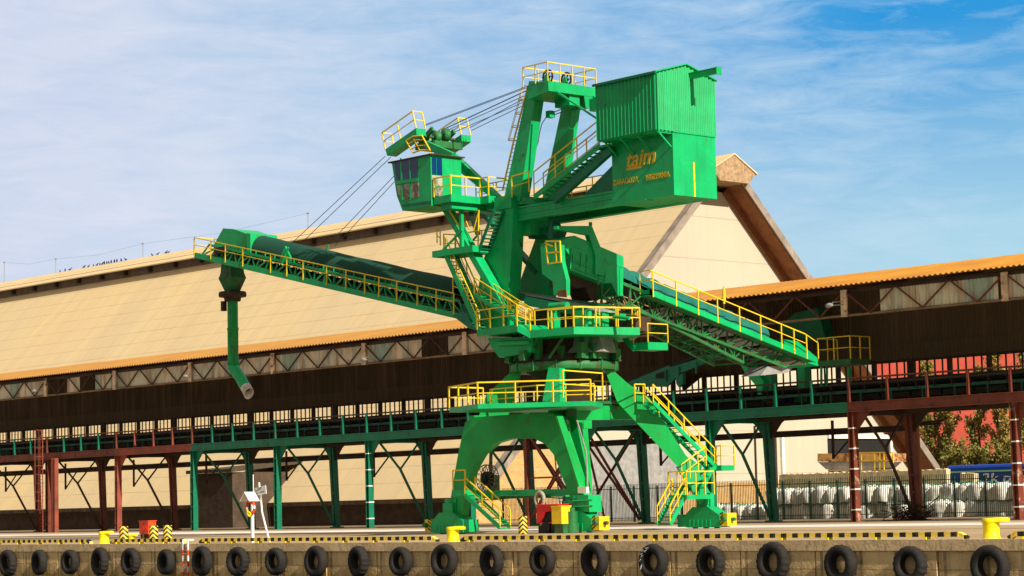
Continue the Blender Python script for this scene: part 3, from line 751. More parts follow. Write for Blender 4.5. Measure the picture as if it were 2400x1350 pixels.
# lamps under the truss
for k, (x, y) in enumerate(((82, 918), (437, 884), (855, 845), (1948, 718))):
    p = at(x, y, 113.2)
    tt = thing('floodlight', ['floodlight on the shed truss at the far left end', 'floodlight on the shed truss just left of the loading spout', 'floodlight on the shed truss right of the spout', 'floodlight on the pale truss post right of the feed conveyor'][k], 'floodlight', (p.x, 113.2, p.z), 'floodlights on the shed truss')
    b = MB(); b.tube((p.x, 113.2, p.z + .05), (p.x + .75, 113.75, p.z + .1), .04); b.tube((p.x + .1, 113.2, p.z + .25), (p.x + .7, 113.7, p.z + .3), .03); ob('bracket', b, GREY, tt)
    b = MB(); b.lathe([(.02, 0), (.14, .05), (.17, .3), (.1, .5), (.02, .55)], (p.x - .35, 113.1, p.z + .05), (1, .1, .05), 10); ob('housing', b, GREY, tt)

# ------------------------------------------------------------------ belt gantry
t = thing('belt_gantry', 'long elevated conveyor gantry on steel columns, part green part brown, inside the shed', 'gantry', (-140, 114, 0))
FLK = mat('flaking_brown_paint', (.17, .035, .015), .7, .4, 1, rust=.42, rustcol=(.60, .40, .28), rscale=1.3, streak=.3)
def segm(x): return GT if -171.5 < x < -96.1 else BR
for a, c_, mt in ((-262, -197.1, BR), (-197.1, -184.3, BR), (-184.3, -171.6, BRL), (-171.6, -146.4, GT), (-146.4, -121.2, GT), (-121.2, -96.1, GT), (-96.1, -66, BR)):
    b = MB(); b.box(a, c_, 113.75, 113.87, 7.08, 7.6); b.box(a, c_, 113.66, 113.98, 7.6, 7.66); b.box(a, c_, 113.66, 113.98, 7.02, 7.08); ob('main_beam', b, mt, t)
b = MB(); b.box(-262, -66, 118.9, 119.1, 6.95, 7.5); b.box(-262, -66, 114.0, 118.9, 7.36, 7.42)
x = -260
while x < -66: b.box(x - .06, x + .06, 114, 119, 7.1, 7.36); x += 3.15
ob('deck', b, DK, t)
b = MB(); b.box(-262, -66, 118.3, 118.36, 7.42, 9.30); b.box(-262, -66, 113.9, 113.94, 9.12, 9.18); b.box(-262, -66, 113.9, 113.93, 8.82, 8.86); ob('side_screen', b, DK, t)
b = MB(); b.box(-262, -171.5, 113.86, 113.93, 9.16, 9.24); b.box(-96, -66, 113.86, 113.93, 9.16, 9.24); obs('top_rail', b, BR, t)
b = MB(); b.box(-171.5, -96, 113.86, 113.93, 9.16, 9.24); obs('top_rail', b, GT if False else DK, t)
i = 0; x = GX[0]
while x < -67:
    mt = segm(x - .1)
    if x < -184: mt = GT if i % 4 else BR
    elif x < -171.7: mt = BRL
    b = MB(); b.box(x - .07, x + .07, 113.8, 113.95, 7.66, 9.2); b.box(x - .02, x + .02, 113.8, 114.05, 7.66, 8.7); ob('rail_post', b, mt, t)
    x += 3.15; i += 1
b = MB()
for yy in (115.3, 117.2): b.box(-262, -66, yy - .06, yy + .06, 8.3, 8.5)
x = -260
while x < -66: b.box(x - .05, x + .05, 115.24, 115.36, 7.42, 8.3); b.box(x - .05, x + .05, 117.14, 117.26, 7.42, 8.3); x += 2.52
ob('stringer', b, mat('idler_frame_paint', (.02, .10, .06), .6, .4, 1, rust=.4, rustcol=(.10, .04, .025)), t)
b = MB(); b.box(-262, -66, 115.5, 117.0, 8.62, 8.66); b.box(-262, -66, 115.6, 116.9, 7.85, 7.88); b.prism([(-262, 115.1, 8.86), (-262, 115.5, 8.64), (-262, 115.5, 8.6), (-262, 115.08, 8.82)], (196, 0, 0)); ob('belt', b, BLK, t)
ib = MB(); ib.bar((0, 115.2, 8.5), (0, 115.2, 8.85), .06); ib.tube((0, 115.1, 8.8), (0, 115.5, 8.56), .065, 8); ib.tube((0, 115.5, 8.56), (0, 117.0, 8.56), .065, 8); ib.tube((0, 117.0, 8.56), (0, 117.4, 8.8), .065, 8); ib.box(-.04, .04, 115.15, 117.35, 8.42, 8.5); ib.tube((.6, 115.4, 7.78), (.6, 117.1, 7.78), .06, 8)
i0 = ob('idler', ib, DK, t); ix = -205.0
i0.location.x = ix
for k in range(1, 98):
    c_ = i0.copy(); C.objects.link(c_); c_.parent = t; c_.location.x = ix + k * 1.4
for gx in GX:
    tm = segm(gx + .2) if gx > -171.7 else (BRL if gx > -185 else BR)
    if gx == -171.6: tm = GT
    b = MB(); b.box(gx - .08, gx + .0, 113.72, 114.22, 0, 7.08); b.box(gx + .30, gx + .36, 113.72, 114.22, 0, 7.08); b.box(gx - .0, gx + .30, 113.95, 114.0, 0, 7.08); b.box(gx - .2, gx + .5, 113.6, 114.35, 0, .06)
    c_ = ob('front_column', b, FLK if gx > -97 else tm, t)
    z = .75
    while z < 7:
        d = MB(); d.box(gx + .361, gx + .375, 113.7, 114.24, z, z + .09); d.box(gx - .02, gx + .37, 113.69, 113.715, z, z + .07); ob('batten_plate', d, WHT if gx > -150 and gx < -140 or gx > -97 else tm, c_); z += 1.3
    d = MB(); d.prism([(gx + .38, 114.0, 7.05), (gx + 1.6, 114.0, 7.05), (gx + 1.45, 114.0, 6.9), (gx + .38, 114.0, 5.75)], (0, .1, 0)); ob('knee_bracket', d, tm, c_)
    # transverse frame braces
    br = DK if tm is not GT else GT
    d = MB(); d.bar((gx + .2, 114.9, 7.0), (gx + .1, 117.2, 4.7), .14, .14); d.bar((gx + .1, 117.2, 4.7), (gx + .1, 119.8, .3), .16, .16); d.bar((gx + .1, 117.2, 4.7), (gx + .1, 119.2, 6.9), .12, .12); d.bar((gx + .1, 114.2, 7.0), (gx + .1, 119.8, 7.0), .2, .3)
    ob('transverse_brace', d, br, t)
# cross braced bays
for bx0, n_ in ((-133.8, 0),):
    b = MB()
    for (xa, xb, ya, yb, za, zb) in ((-127.5, -121.2, 114.3, 114.3, .3, 7), (-121.2, -127.5, 114.3, 114.3, .3, 7), (-127.5, -121.2, 119.6, 119.6, .3, 7), (-121.2, -127.5, 119.6, 119.6, .3, 7),
                                     (-127.5, -127.5, 114.3, 119.6, .3, 7), (-127.5, -127.5, 119.6, 114.3, .3, 7), (-121.2, -121.2, 119.6, 114.3, .3, 7), (-124.3, -127.0, 114.4, 119, 0.3, 7), (-124.3, -121.5, 119, 114.4, .3, 7)):
        b.bar((xa, ya, za), (xb, yb, zb), .15, .15)
    b.box(-127.6, -121.2, 114.2, 114.35, 3.5, 3.62)
    for (x, y) in ((-127.5, 114.2), (-127.5, 119.7)): b.box(x - .16, x + .16, y - .16, y + .16, 0, 7)
    ob('cross_bracing', b, BR, t)
    b = MB()
    for s in (0, .45): b.bar((-124.6 + s, 114.9, 0), (-125.4 + s, 114.9, 7), .06)
    for k in range(22): b.bar((-124.6 - .8 * k / 22, 114.9, .2 + k * .31), (-124.15 - .8 * k / 22, 114.9, .2 + k * .31), .04)
    ob('access_ladder', b, RUSTY, t)
# caged ladder at the left end
p = at(92, 1240, 113.2); q = at(122, 1240, 113.2)
b = MB()
for x in (p.x, p.x + .5): b.bar((x, 113.3, 1.8 if x == p.x else 0), (x, 113.3, 9.9), .07)
for k in range(30): b.bar((p.x, 113.3, .3 + k * .32), (p.x + .5, 113.3, .3 + k * .32), .035)
for k in range(10):
    zz = 2.2 + k * .85; pts = [Vector((p.x + .25 + .42 * math.cos(a), 113.3 - .7 * math.sin(a), zz)) for a in [math.pi * j / 6 for j in range(7)]]; b.path(pts, .025, 4)
for a in (.25, .5, .75): b.tube((p.x + .25 + .42 * math.cos(a * math.pi), 113.3 - .7 * math.sin(a * math.pi), 2.2), (p.x + .25 + .42 * math.cos(a * math.pi), 113.3 - .7 * math.sin(a * math.pi), 9.9), .022, 4)
b.box(p.x - .1, p.x + .6, 112.6, 113.3, 9.85, 9.9)
ob('caged_ladder', b, BRL, t)
b = MB(); b.box(q.x - .15, q.x + .1, 113.2, 113.6, 0, 7.1); b.box(q.x + .3, q.x + .55, 113.2, 113.6, 0, 7.1); b.bar((q.x - .1, 113.4, 5), (q.x + .4, 113.4, 7), .1); ob('extra_column', b, BRL, t)
# suspended pipe line behind the rear columns
t = thing('bracketed_pipe', 'dark horizontal pipe on hanging brackets running behind the gantry columns', 'pipe', (-140, 124, 0))
b = MB(); b.box(-240, -99.4, 123.9, 124.2, 6.0, 6.28); b.tube((-240, 124.05, 6.42), (-99, 124.05, 6.32), .12, 8); ob('pipe', b, DK, t)
x = at(1785, 1100, 124).x
for px in (10, 150, 310, 480, 668, 873, 1092, 1790 - 455, 1546, 1951):
    x = at(px, 1110, 123.6).x
    b = MB(); b.box(x - .08, x + .08, 123.7, 123.85, 4.3, 7.0); b.bar((x, 123.8, 4.4), (x + 1.9, 123.95, 6.05), .1, .1); ob('hanging_bracket', b, DK, t)
p = at(2152, 1200, 124)
t = thing('lone_post', 'orange brown steel post with a dark cross arm standing before the red building', 'post', (p.x, 124, 0))
b = MB(); b.tube((p.x, 124.3, 0), (p.x - .1, 124.3, 6.3), .2, 10); ob('post', b, mat('orange_brown_paint', (.33, .12, .02), .6, .3, 2), t)
b = MB(); b.box(p.x - 1.4, p.x + 2.0, 124.2, 124.4, 6.33, 6.5); b.bar((p.x + .3, 124.3, 6.55), (p.x + 2.3, 124.3, 6.6), .12); ob('cross_arm', b, DK, t)
p = at(2128, 1210, 119); b = MB(); random.seed(3)
for k in range(170):
    a = Vector((p.x + random.gauss(.3, .75), 119 + random.gauss(0, .5), abs(random.gauss(.35, .35)))); d = Vector((random.gauss(0, .5), random.gauss(0, .3), random.gauss(0, .25))); e = a + d; a.z = max(.03, a.z); e.z = max(.03, e.z); b.tube(a, e, .03, 4)
ob('scrap_heap', b, mat('dead_twigs', (.06, .022, .015), .9, .5, 2), label='tangled heap of dark red brown scrap and twigs at a column foot', cat='scrap heap')

# ------------------------------------------------------------------ fence, bags and the yard behind
t = thing('palisade_fence', 'dark green palisade fence with tall posts in front of white bulk bags', 'fence', (-120, 134, 0))
FM = mat('dark_green_fence_paint', (.01, .045, .025), .6, .3, 2)
FX0, FX1 = -153, -60
for x in np.arange(FX0, FX1 + .1, 2.75):
    b = MB(); b.box(x - .06, x + .06, 134.02, 134.14, 0, 2.95); ob('fence_post', b, FM, t)
    if x + 2.75 > FX1: break
    b = MB(); b.box(x, x + 2.75, 133.97, 134.0, 2.70, 2.76); b.box(x, x + 2.75, 133.97, 134.0, .29, .35)
    k = x + .08
    while k < x + 2.7: b.box(k, k + .045, 133.94, 133.965, .06, 3.12); k += .172
    ob('fence_panel', b, FM, t)
# bulk bags
def bag_mb(seed, w=1.0, h=1.25):
    rnd = random.Random(seed); b = MB(); n = 20; rows = 10; vs = []
    ph = [rnd.uniform(0, 6.28) for _ in range(6)]
    for i in range(rows + 1):
        v = i / rows; rr = w * .5 * (0.93 + .13 * math.sin(math.pi * min(1, v * .95 + .06)) ** .7) * (1 if v < .85 else 1 - (v - .85) * 2.6)
        for k in range(n):
            a = 2 * math.pi * k / n; sq = 1 / max(abs(math.cos(a)), abs(math.sin(a))); r = rr * (0.55 + .45 * sq) * (1 + .05 * math.sin(5 * a + ph[0] + 3 * v) + .04 * math.sin(9 * a + ph[1] - 6 * v) + rnd.uniform(-.015, .015))
            vs.append((r * math.cos(a), r * math.sin(a), h * v + .03 * math.sin(3 * a + ph[2])))
    b.add(vs, [(i * n + k, i * n + (k + 1) % n, (i + 1) * n + (k + 1) % n, (i + 1) * n + k) for i in range(rows) for k in range(n)], True)
    b.add(vs[-n:], [list(range(n))])
    return b
def strap_mb(w, h):
    b = MB()
    for sx, sy in ((-1, -1), (1, -1), (1, 1), (-1, 1)):
        q = Vector((sx * w * .36, sy * w * .36, h * .95)); b.path([q, q + Vector((sx * .03, sy * .03, .10)), q + Vector((-sx * .2, sy * .0, .11)), q + Vector((-sx * .22, 0, 0))], .028, 4)
    b.tube((0, 0, h), (.05, .02, h + .12), .07, 8, .04)
    return b
def ordn(j):
    if j < 20: return words[j]
    return ['twentieth', 'twenty-first', 'twenty-second', 'twenty-third', 'twenty-fourth', 'twenty-fifth', 'twenty-sixth', 'twenty-seventh', 'twenty-eighth', 'twenty-ninth'][j - 19]
bags = []
for k in range(4):
    r = ob('bulk_bag', bag_mb(k), BAGM, label='x', cat='bulk bag', group='white bulk bags stacked behind the fence', origin=(0, 0, 0))
    obs('lifting_loop', strap_mb(1, 1.25), STRAP, r, .01); bags.append(r)
def at_bag(i, x, y, z, lab, s=1.0):
    r = bags[i % 4]
    if i < 4: o = r; o.location = (x, y, z); o['label'] = lab
    else: o = dup(r, (x, y, z), lab)
    o.rotation_euler = (random.uniform(-.06, .06), random.uniform(-.06, .06), random.uniform(0, 6.28)); o.scale = (s * random.uniform(1.25, 1.5), s * random.uniform(1.25, 1.5), s * random.uniform(.96, 1.06))
    return o
random.seed(11)
bi = 0
xa = at(1815, 1180, 136.4).x; xb = at(2410, 1180, 136.4).x
cols = int((xb - xa) / 1.22) + 1
import itertools
for j in range(cols):
    x = xa + j * 1.22
    for lev in range(2):
        nm = 'lower' if lev == 0 else 'upper'
        at_bag(bi, x + random.uniform(-.08, .08) + .3 * lev, 136.4 + random.uniform(-.35, .35), 1.18 * lev + (.02 if lev else 0), 'white bulk bag behind the fence, %s tier, %s from left' % (nm, ordn(j)) , random.uniform(.94, 1.02)); bi += 1
xc = at(1690, 1180, 137.5).x
for j in range(5):
    at_bag(bi, xc + j * 1.2, 137.5, 0, 'dirty bulk bag in the single row left of the bag stack, %s from left' % words[j], 1.0); bi += 1
# pallet of light boards above the bags
for j, (a, c_, zt) in enumerate(((1845, 2235, 3.62), (2270, 2300, 3.25))):
    xa_, xb_ = at(a, 1150, 138.6).x, at(c_, 1150, 138.6).x
    b = MB(); x = xa_; random.seed(j)
    while x < xb_: b.box(x, x + .13, 137.7, 138.2, 0, zt - random.uniform(0, .12)); x += .16
    ob('board_stack', b, mat('pale_boards%s' % ('' if j == 0 else '_worn'), (.70, .56, .32), .85, .4, 3, fine=.4), label=['long row of upright pale boards behind the white bags', 'short bundle of pale boards behind the bags by the blue wagon'][j], cat='boards')

# hopper machine in front of the gable door
Yh = 176.0
t = thing('loading_hopper', 'rusty orange hopper with grey funnel and yellow railed platform behind the fence', 'hopper', at(2000, 1112, Yh))
b = MB(); b.pY([(1916, 1063), (2005, 1063), (2070, 1063), (2070, 1082), (1916, 1082)], Yh, Yh + 3.5); ob('bin', b, mat('rusty_orange_patches', (.62, .36, .12), .8, .5, .8, rust=.75, rustcol=(.22, .05, .015), rscale=.9), t)
b = MB(); b.pY([(1917, 1083), (2064, 1083), (2045, 1100), (1936, 1100)], Yh + .05, Yh + 3.3); ob('funnel', b, GREY, t)
b = MB(); b.pY([(1940, 1101), (2090, 1101), (2090, 1104), (1940, 1104)], Yh - 1.6, Yh + 3)
for x in (1945, 1985, 2030, 2060, 2088):
    q = at(x, 1104, Yh - 1.4); b.bar(q, (q.x, q.y, 0), .2, .2)
q = at(2010, 1104, Yh - 1.5); r = at(2035, 1118, Yh - 1.5); b.bar(q, r, .15); b.bar(at(2060, 1104, Yh - 1.5), r, .15)
ob('platform', b, mat('pale_platform_steel', (.55, .42, .25), .7, .3, 1), t)
b = MB()
for x in (2007, 2019, 2050, 2062, 2072, 2093):
    b.bar(at(x, 1102, Yh - 1.6), at(x, 1061, Yh - 1.6), .09)
for y in (1061, 1080): b.bar(at(2007, y, Yh - 1.6), at(2093, y - 1, Yh - 1.6), .09)
ob('railing', b, YE, t)

# blue wagon with white lettering
Yw = 150.0
p0 = at(2221, 1160, Yw); zA = at(2221, 1091, Yw).z
t = thing('freight_wagon', 'dark blue freight wagon with a pale green stripe and white lettering behind the bags', 'wagon', (p0.x, Yw, 0))
b = MB(); xr = p0.x + 22; zt = zA
b.prism([(p0.x, Yw, .9), (p0.x, Yw, zt - .25), (p0.x, Yw + .12, zt - .08), (p0.x, Yw + .4, zt), (p0.x, Yw + 2.5, zt), (p0.x, Yw + 2.8, zt - .25), (p0.x, Yw + 2.8, .9)], (22, 0, 0)); ob('body', b, BLUE, t)
b = MB(); zs = at(2221, 1106, Yw).z; b.box(p0.x + .01, xr, Yw - .02, Yw - .001, zs - .1, zs + .02); ob('stripe', b, LGREEN, t)
b = MB(); b.box(p0.x + 1.5, p0.x + 3.1, Yw - .03, Yw - .001, 1.3, zs - .2); ob('dark_door', b, DARKIN, t)
q = at(2300, 1131, Yw - .02)
ob('lettering', text_mb('2k prar', 1.05, q, (1, 0, 0), (0, 0, 1), .01, 0.15, .012, 1.55), WHT, t)
for k in range(6):
    b = MB(); x = p0.x + 2 + 3.8 * k; b.tube((x, Yw + .2, .45), (x, Yw + .35, .45), .45, 18); b.tube((x, Yw + 2.4, .45), (x, Yw + 2.55, .45), .45, 18); b.bar((x, Yw + .3, .45), (x, Yw + 2.4, .45), .12); ob('wheelset', b, DK, t)

# red hall far behind
Yb_ = 262.0
t = thing('red_hall', 'large red hall with a plain sheet roof behind the trees', 'hall', (-150, Yb_, 0))
xa = atZ(2110, 1160, 0).x
xL = -244
ze = at(2300, 1089, Yb_).z; zw = at(2300, 860, Yb_ + 22).z
b = MB(); b.box(xL + .5, -70, Yb_, Yb_ + 50, 0, ze); ob('wall', b, mat('dull_red_wall', (.25, .06, .04), .9, .3, .5), t)
b = MB(); b.prism([(xL, Yb_ - 1, ze - .3), (xL, Yb_ + 24, ze + 19.5), (xL, Yb_ + 49, ze - .3)], (170, 0, 0)); ob('roof', b, REDW, t)

# trees in front of the red hall
def tree(px, Y, ztop, wid, seed, label, leafn, trunk_r=.22, zb=1.0, lmat='leaves_olive', kind='poplar'):
    rnd = random.Random(seed); p = at(px, 1150, Y); p.z = 0
    t = thing('tree' if kind != 'bush' else 'bush', label, kind if kind == 'bush' else 'tree', p)
    b = MB(); pts = [p + Vector((rnd.uniform(-.1, .1) * i, rnd.uniform(-.1, .1) * i, ztop * .92 * i / 6)) for i in range(7)]
    for i in range(6): b.tube(pts[i], pts[i + 1], trunk_r * (1 - i / 6.6), 8, trunk_r * (1 - (i + 1) / 6.6), False)
    tips = []
    nb = 30 if kind != 'bush' else 14
    for k in range(nb):
        f = .12 + .85 * k / nb; i = min(5, int(f * 6)); q = pts[i].lerp(pts[i + 1], f * 6 - i); a = rnd.uniform(0, 6.28)
        rad = wid * (math.sin(math.pi * min(1, (f * .86 + .12))) ** .6) * rnd.uniform(.55, 1.05)
        e = q + Vector((math.cos(a) * rad, math.sin(a) * rad, rad * rnd.uniform(.9, 1.8))); e.z = min(e.z, ztop)
        b.tube(q, e, trunk_r * .3 * (1 - f * .6), 5, .02, False); tips.append((q, e, rad))
    ob('trunk', b, BARK, t)
    lf = MB(); lf.keep = True; vs = []; fs = []
    for k in range(leafn):
        q, e, rad = rnd.choice(tips); f = rnd.uniform(.25, 1.08); c = q.lerp(e, f) + Vector((rnd.gauss(0, .2), rnd.gauss(0, .2), rnd.gauss(0, .3)))
        if c.z < zb: continue
        s = rnd.uniform(.10, .20); n1_ = Vector((rnd.gauss(0, 1), rnd.gauss(0, 1), rnd.gauss(0, 1))).normalized(); n2_ = n1_.cross(Vector((rnd.gauss(0, 1), rnd.gauss(0, 1), rnd.gauss(0, 1)))).normalized()
        o_ = len(vs); vs += [c + n1_ * s, c + n2_ * s * .7, c - n1_ * s, c - n2_ * s * .7]; fs.append((o_, o_ + 1, o_ + 2, o_ + 3))
    lf.add(vs, fs); ob('crown', lf, LEAF[lmat], t)
tree(2186, 205, 18.0, 1.8, 1, 'narrow olive green poplar just right of the warehouse gable', 8500)
tree(2224, 207, 16.0, 1.5, 2, 'slimmer yellowing poplar second from the warehouse gable', 6500, lmat='leaves_autumn')
tree(2303, 205, 17.0, 1.35, 3, 'thin olive poplar directly above the blue wagon', 5500)
tree(2344, 208, 18.5, 1.9, 4, 'yellowing poplar behind the far right brown gantry column', 8500, lmat='leaves_autumn')
tree(2418, 205, 18.5, 1.6, 5, 'olive poplar cut by the border of the picture', 6000)
for k, (px, zt, wd) in enumerate(((2238, 7.4, 1.6), (2262, 6.4, 1.8), (2290, 6.6, 2.0), (2320, 6.8, 2.0), (2352, 7.0, 1.9), (2385, 6.8, 2.0))):
    tree(px, 199, zt, wd, 20 + k, 'low dull green bush in the hedge above the blue wagon, %s from the left' % words[k], 1900, .1, .3, kind='bush')

# ================================================================== ship loader
XC, YC = -96.3, 89.3
cr = thing('ship_loader', 'tall green ship loading crane with yellow railings, cab, boom conveyor and square counterweight house', 'ship loader', (XC, YC, 0))
def rail(name, pts, parent, h=1.1, sp=1.5, r=.034, mid=True, mt=None, posts=None, up=(0, 0, 1), endpost=True):
    b = MB(); up = Vector(up); first = True
    for a, c_ in zip(pts, pts[1:]):
        a, c_ = Vector(a), Vector(c_); n = max(1, int(round((c_ - a).length / sp)))
        for k in range(0 if first else 1, n + 1):
            q = a.lerp(c_, k / n); b.bar(q, q + up * h, r * 1.9, r * 1.3)
        first = False
        b.bar(a + up * h, c_ + up * h, r * 1.7, r * 1.7)
        if mid: b.bar(a + up * h * .5, c_ + up * h * .5, r * 1.2, r * 1.2)
    return ob(name, b, mt or YE, parent)
def deck(name, pts, parent, z0, z1, mt=None):
    b = MB(); b.prism([(p[0], p[1], z0) for p in pts], (0, 0, z1 - z0)); return ob(name, b, mt or G, parent)
def stair(name, p, q, wv, parent, steps=14, mt=None, hand=True, sw=.07, sd=.24, hh=1.0, both=True):
    p, q, wv = Vector(p), Vector(q), Vector(wv); b = MB()
    b.bar(p, q, sw, sd); b.bar(p + wv, q + wv, sw, sd)
    for f_k in (.02, .35, .68, .98): e_k = p.lerp(q, f_k) - Vector((0, 0, sd * .3)); b.bar(e_k, e_k + wv, .05)
    s = ob(name, b, mt or G, parent)
    b = MB(); dr = (q - p); hd = Vector((dr.x, dr.y, 0)).normalized() * .13
    for k in range(1, steps):
        c_ = p + dr * (k / steps); b.prism([c_ - hd, c_ + hd, c_ + hd + wv, c_ - hd + wv], (0, 0, .035))
    tr = ob('treads', b, mt or G, s)
    if hand:
        for o_ in ((Vector((0, 0, 0)), wv) if both else (Vector((0, 0, 0)),)):
            b = MB()
            b.bar(p + o_ + Vector((0, 0, hh)), q + o_ + Vector((0, 0, hh)), .06); b.bar(p + o_ + Vector((0, 0, hh * .5)), q + o_ + Vector((0, 0, hh * .5)), .04)
            n = max(2, int(dr.length / 1.5))
            for k in range(n + 1): c_ = p + o_ + dr * (k / n); b.bar(c_, c_ + Vector((0, 0, hh)), .055)
            ob('handrail', b, YE, s)
    return s
def truss(b, a0, a1, c0, c1, n, r=.06, flip=0):
    """warren lacing between line a0-a1 and line c0-c1"""
    a0, a1, c0, c1 = map(Vector, (a0, a1, c0, c1))
    for k in range(n):
        p, q = a0.lerp(a1, k / n), a0.lerp(a1, (k + 1) / n); u, v = c0.lerp(c1, k / n), c0.lerp(c1, (k + 1) / n)
        b.bar(u, p, r, r)
        if (k + flip) % 2: b.bar(p, v, r, r)
        else: b.bar(u, q, r, r)
    b.bar(c1, a1, r, r)
# vertical diagonal plane through the centre, direction (1,1)
def atD(x, y, off=0.0):
    """ray meets plane containing (XC,YC) direction (1,1), shifted by off towards the camera (+X,-Y)"""
    d = ray(x, y); n = np.array([.7071, -.7071, 0]); p0 = np.array([XC, YC, 0]) + n * off
    t_ = ((p0 - CAM) @ n) / (d @ n); return Vector(CAM + d * t_)
def pD(b, px, o0, o1):
    return b.prism([atD(x, y, o0) for x, y in px], Vector((.7071, -.7071, 0)) * (o1 - o0))

# ---- bogies
def bogie(cx_, cy, buf=1, lab=None):
    b = MB(); L_, z0, z1 = 1.45, .02, 1.22
    mx = lambda v: cx_ + buf * (v - cx_)
    prof = [(cx_ - L_, cy - .42, .12), (cx_ - L_, cy - .42, .62), (cx_ - .65, cy - .42, z1), (cx_ + .55, cy - .42, z1), (cx_ + L_, cy - .42, .72), (cx_ + L_, cy - .42, .06), (cx_ - L_ * .7, cy - .42, .06)]
    b.prism(prof, (0, .84, 0)); k = ob('bogie', b, G, cr)
    b = MB(); b.box(cx_ - .45, cx_ + .4, cy - .3, cy + .3, 1.22, 1.75); b.tube((cx_ - .02, cy, 1.7), (cx_ - .02, cy, 2.0), .3, 14); b.box(cx_ - .5, cx_ + .5, cy - .12, cy + .12, 1.22, 2.0); ob('pivot', b, G, k)
    b = MB()
    for j in range(6): b.box(cx_ - .9 + j * .32, cx_ - .84 + j * .32, cy - .445, cy - .42, .12, .52)
    ob('rib', b, G, k)
    for j in (-.85, 0, .85): b = MB(); b.tube((cx_ + j, cy - .1, .27), (cx_ + j, cy + .1, .27), .27, 18); ob('wheel', b, DK, k)
    b = MB(); b.box(*sorted((mx(cx_ + L_ + .01), mx(cx_ + L_ + .55))), cy - .38, cy + .38, .12, .85); ob('buffer_box', b, YE, k)
    b = MB()
    for j in range(4): b.prism([(mx(cx_ + L_ + .015), cy - .392, .15 + j * .2), (mx(cx_ + L_ + .26), cy - .392, .32 + j * .2), (mx(cx_ + L_ + .26), cy - .392, .41 + j * .2 if j < 3 else .85), (mx(cx_ + L_ + .015), cy - .392, .24 + j * .2)], (0, .011, 0))
    ob('warning_stripe', b, DK, k)
    b = MB(); b.tube((mx(cx_ + L_ + .38), cy - .385, .52), (mx(cx_ + L_ + .38), cy - .6, .52), .14, 14); b.tube((mx(cx_ + L_ + .56), cy, .5), (mx(cx_ + L_ + .8), cy, .5), .1, 12); obs('buffer', b, GD, k)
    b = MB(); b.box(*sorted((mx(cx_ - L_ - .45), mx(cx_ - L_ - .01))), cy - .36, cy + .36, .1, .8); ob('end_guard', b, G, k)
    return k
bogie(at(1060, 1240, 84.6).x, 84.6, -1); bogie(at(1352, 1240, 84.6).x + .15, 84.6); bogie(at(1655, 1230, 94.6).x, 94.6); bogie(at(1342, 1230, 94.6).x, 94.6, -1)
# motors on the front right bogie
b = MB(); q = at(1344, 1240, 84.0); b.tube((q.x, 83.9, .35), (q.x, 83.9, 1.15), .33, 16); b.tube((q.x, 83.9, 1.15), (q.x, 83.9, 1.35), .2, 12); b.tube((q.x, 83.9, .02), (q.x, 83.9, .36), .38, 16); ob('drive_motor', b, GD, cr)

# ---- portal frame
YF, YRr = 84.6, 94.6
b = MB(); b.pY([(1050, 1212), (1062, 1130), (1074, 1062), (1090, 990), (1112, 978), (1190, 972), (1290, 968), (1308, 976), (1332, 1050), (1362, 1140), (1384, 1205), (1354, 1208), (1338, 1170), (1314, 1108), (1298, 1066), (1276, 1040), (1250, 1027), (1195, 1028), (1160, 1038), (1128, 1064), (1106, 1100), (1092, 1150), (1082, 1212)], YF - .05, YF + .45)
ob('front_portal_frame', b, GP, cr)
b = MB()   # front right leg: side flange lit by the sun, and inner wall
b.prism([atX(1305, 975, -90.05) , atX(1319, 975, -90.05), atX(1385, 1160, -90.05), atX(1385, 1205, -90.05), atX(1378, 1205, -90.05)], (-.15, 0, 0))
b.prism([at(1308, 976, YF) + Vector((0, 1.3, 0)), at(1332, 1050, YF) + Vector((0, 1.0, 0)), at(1366, 1150, YF) + Vector((0, .6, 0)), at(1350, 1150, YF) + Vector((0, .6, 0)), at(1290, 976, YF) + Vector((0, 1.3, 0))], (0, .12, 0))
ob('leg_flange', b, GP, cr)
def mirror_y(o, nm, parent):
    pass
b = MB(); b.pY([(1312, 985), (1362, 985), (1374, 1140), (1362, 1215), (1330, 1215), (1345, 1140)], 94.3, 94.8); ob('rear_leg', b, GP, cr)
b = MB(); pD(b, [(1418, 868), (1437, 868), (1473, 900), (1523, 933), (1542, 966), (1614, 1077), (1592, 1097), (1520, 1020), (1447, 943)], .9, .3); k = ob('leg', b, GP, cr, label='broad bright green leg slanting down to the right behind the platform')
b = MB(); q = atD(1600, 1086, .6); b.bar(q, (at(1655, 1230, 94.6).x, 94.6, 1.6), .6, .8); b.bar(q + Vector((0, 0, .2)), (at(1640, 1150, 94.6).x, 94.6, 3.3), .4, .5); ob('lower_leg', b, G, cr)
b = MB(); pD(b, [(1117, 990), (1140, 925), (1190, 878), (1206, 868), (1222, 868), (1196, 960), (1193, 990)], .25, -.25); ob('leg', b, GP, cr)
b = MB(); b.prism([at(1285, 862, 86.6), at(1311, 862, 86.6), at(1313, 948, 85.2), at(1270, 948, 85.2)], (-.1, .5, 0)); ob('leg', b, G, cr)
b = MB(); b.prism([(-99.2, 91.8, 9.0), (-98.6, 91.8, 9.0), (-101.5, 94.3, 6.2), (-102.3, 94.3, 6.2)], (0, .5, 0)); ob('leg', b, GP, cr)
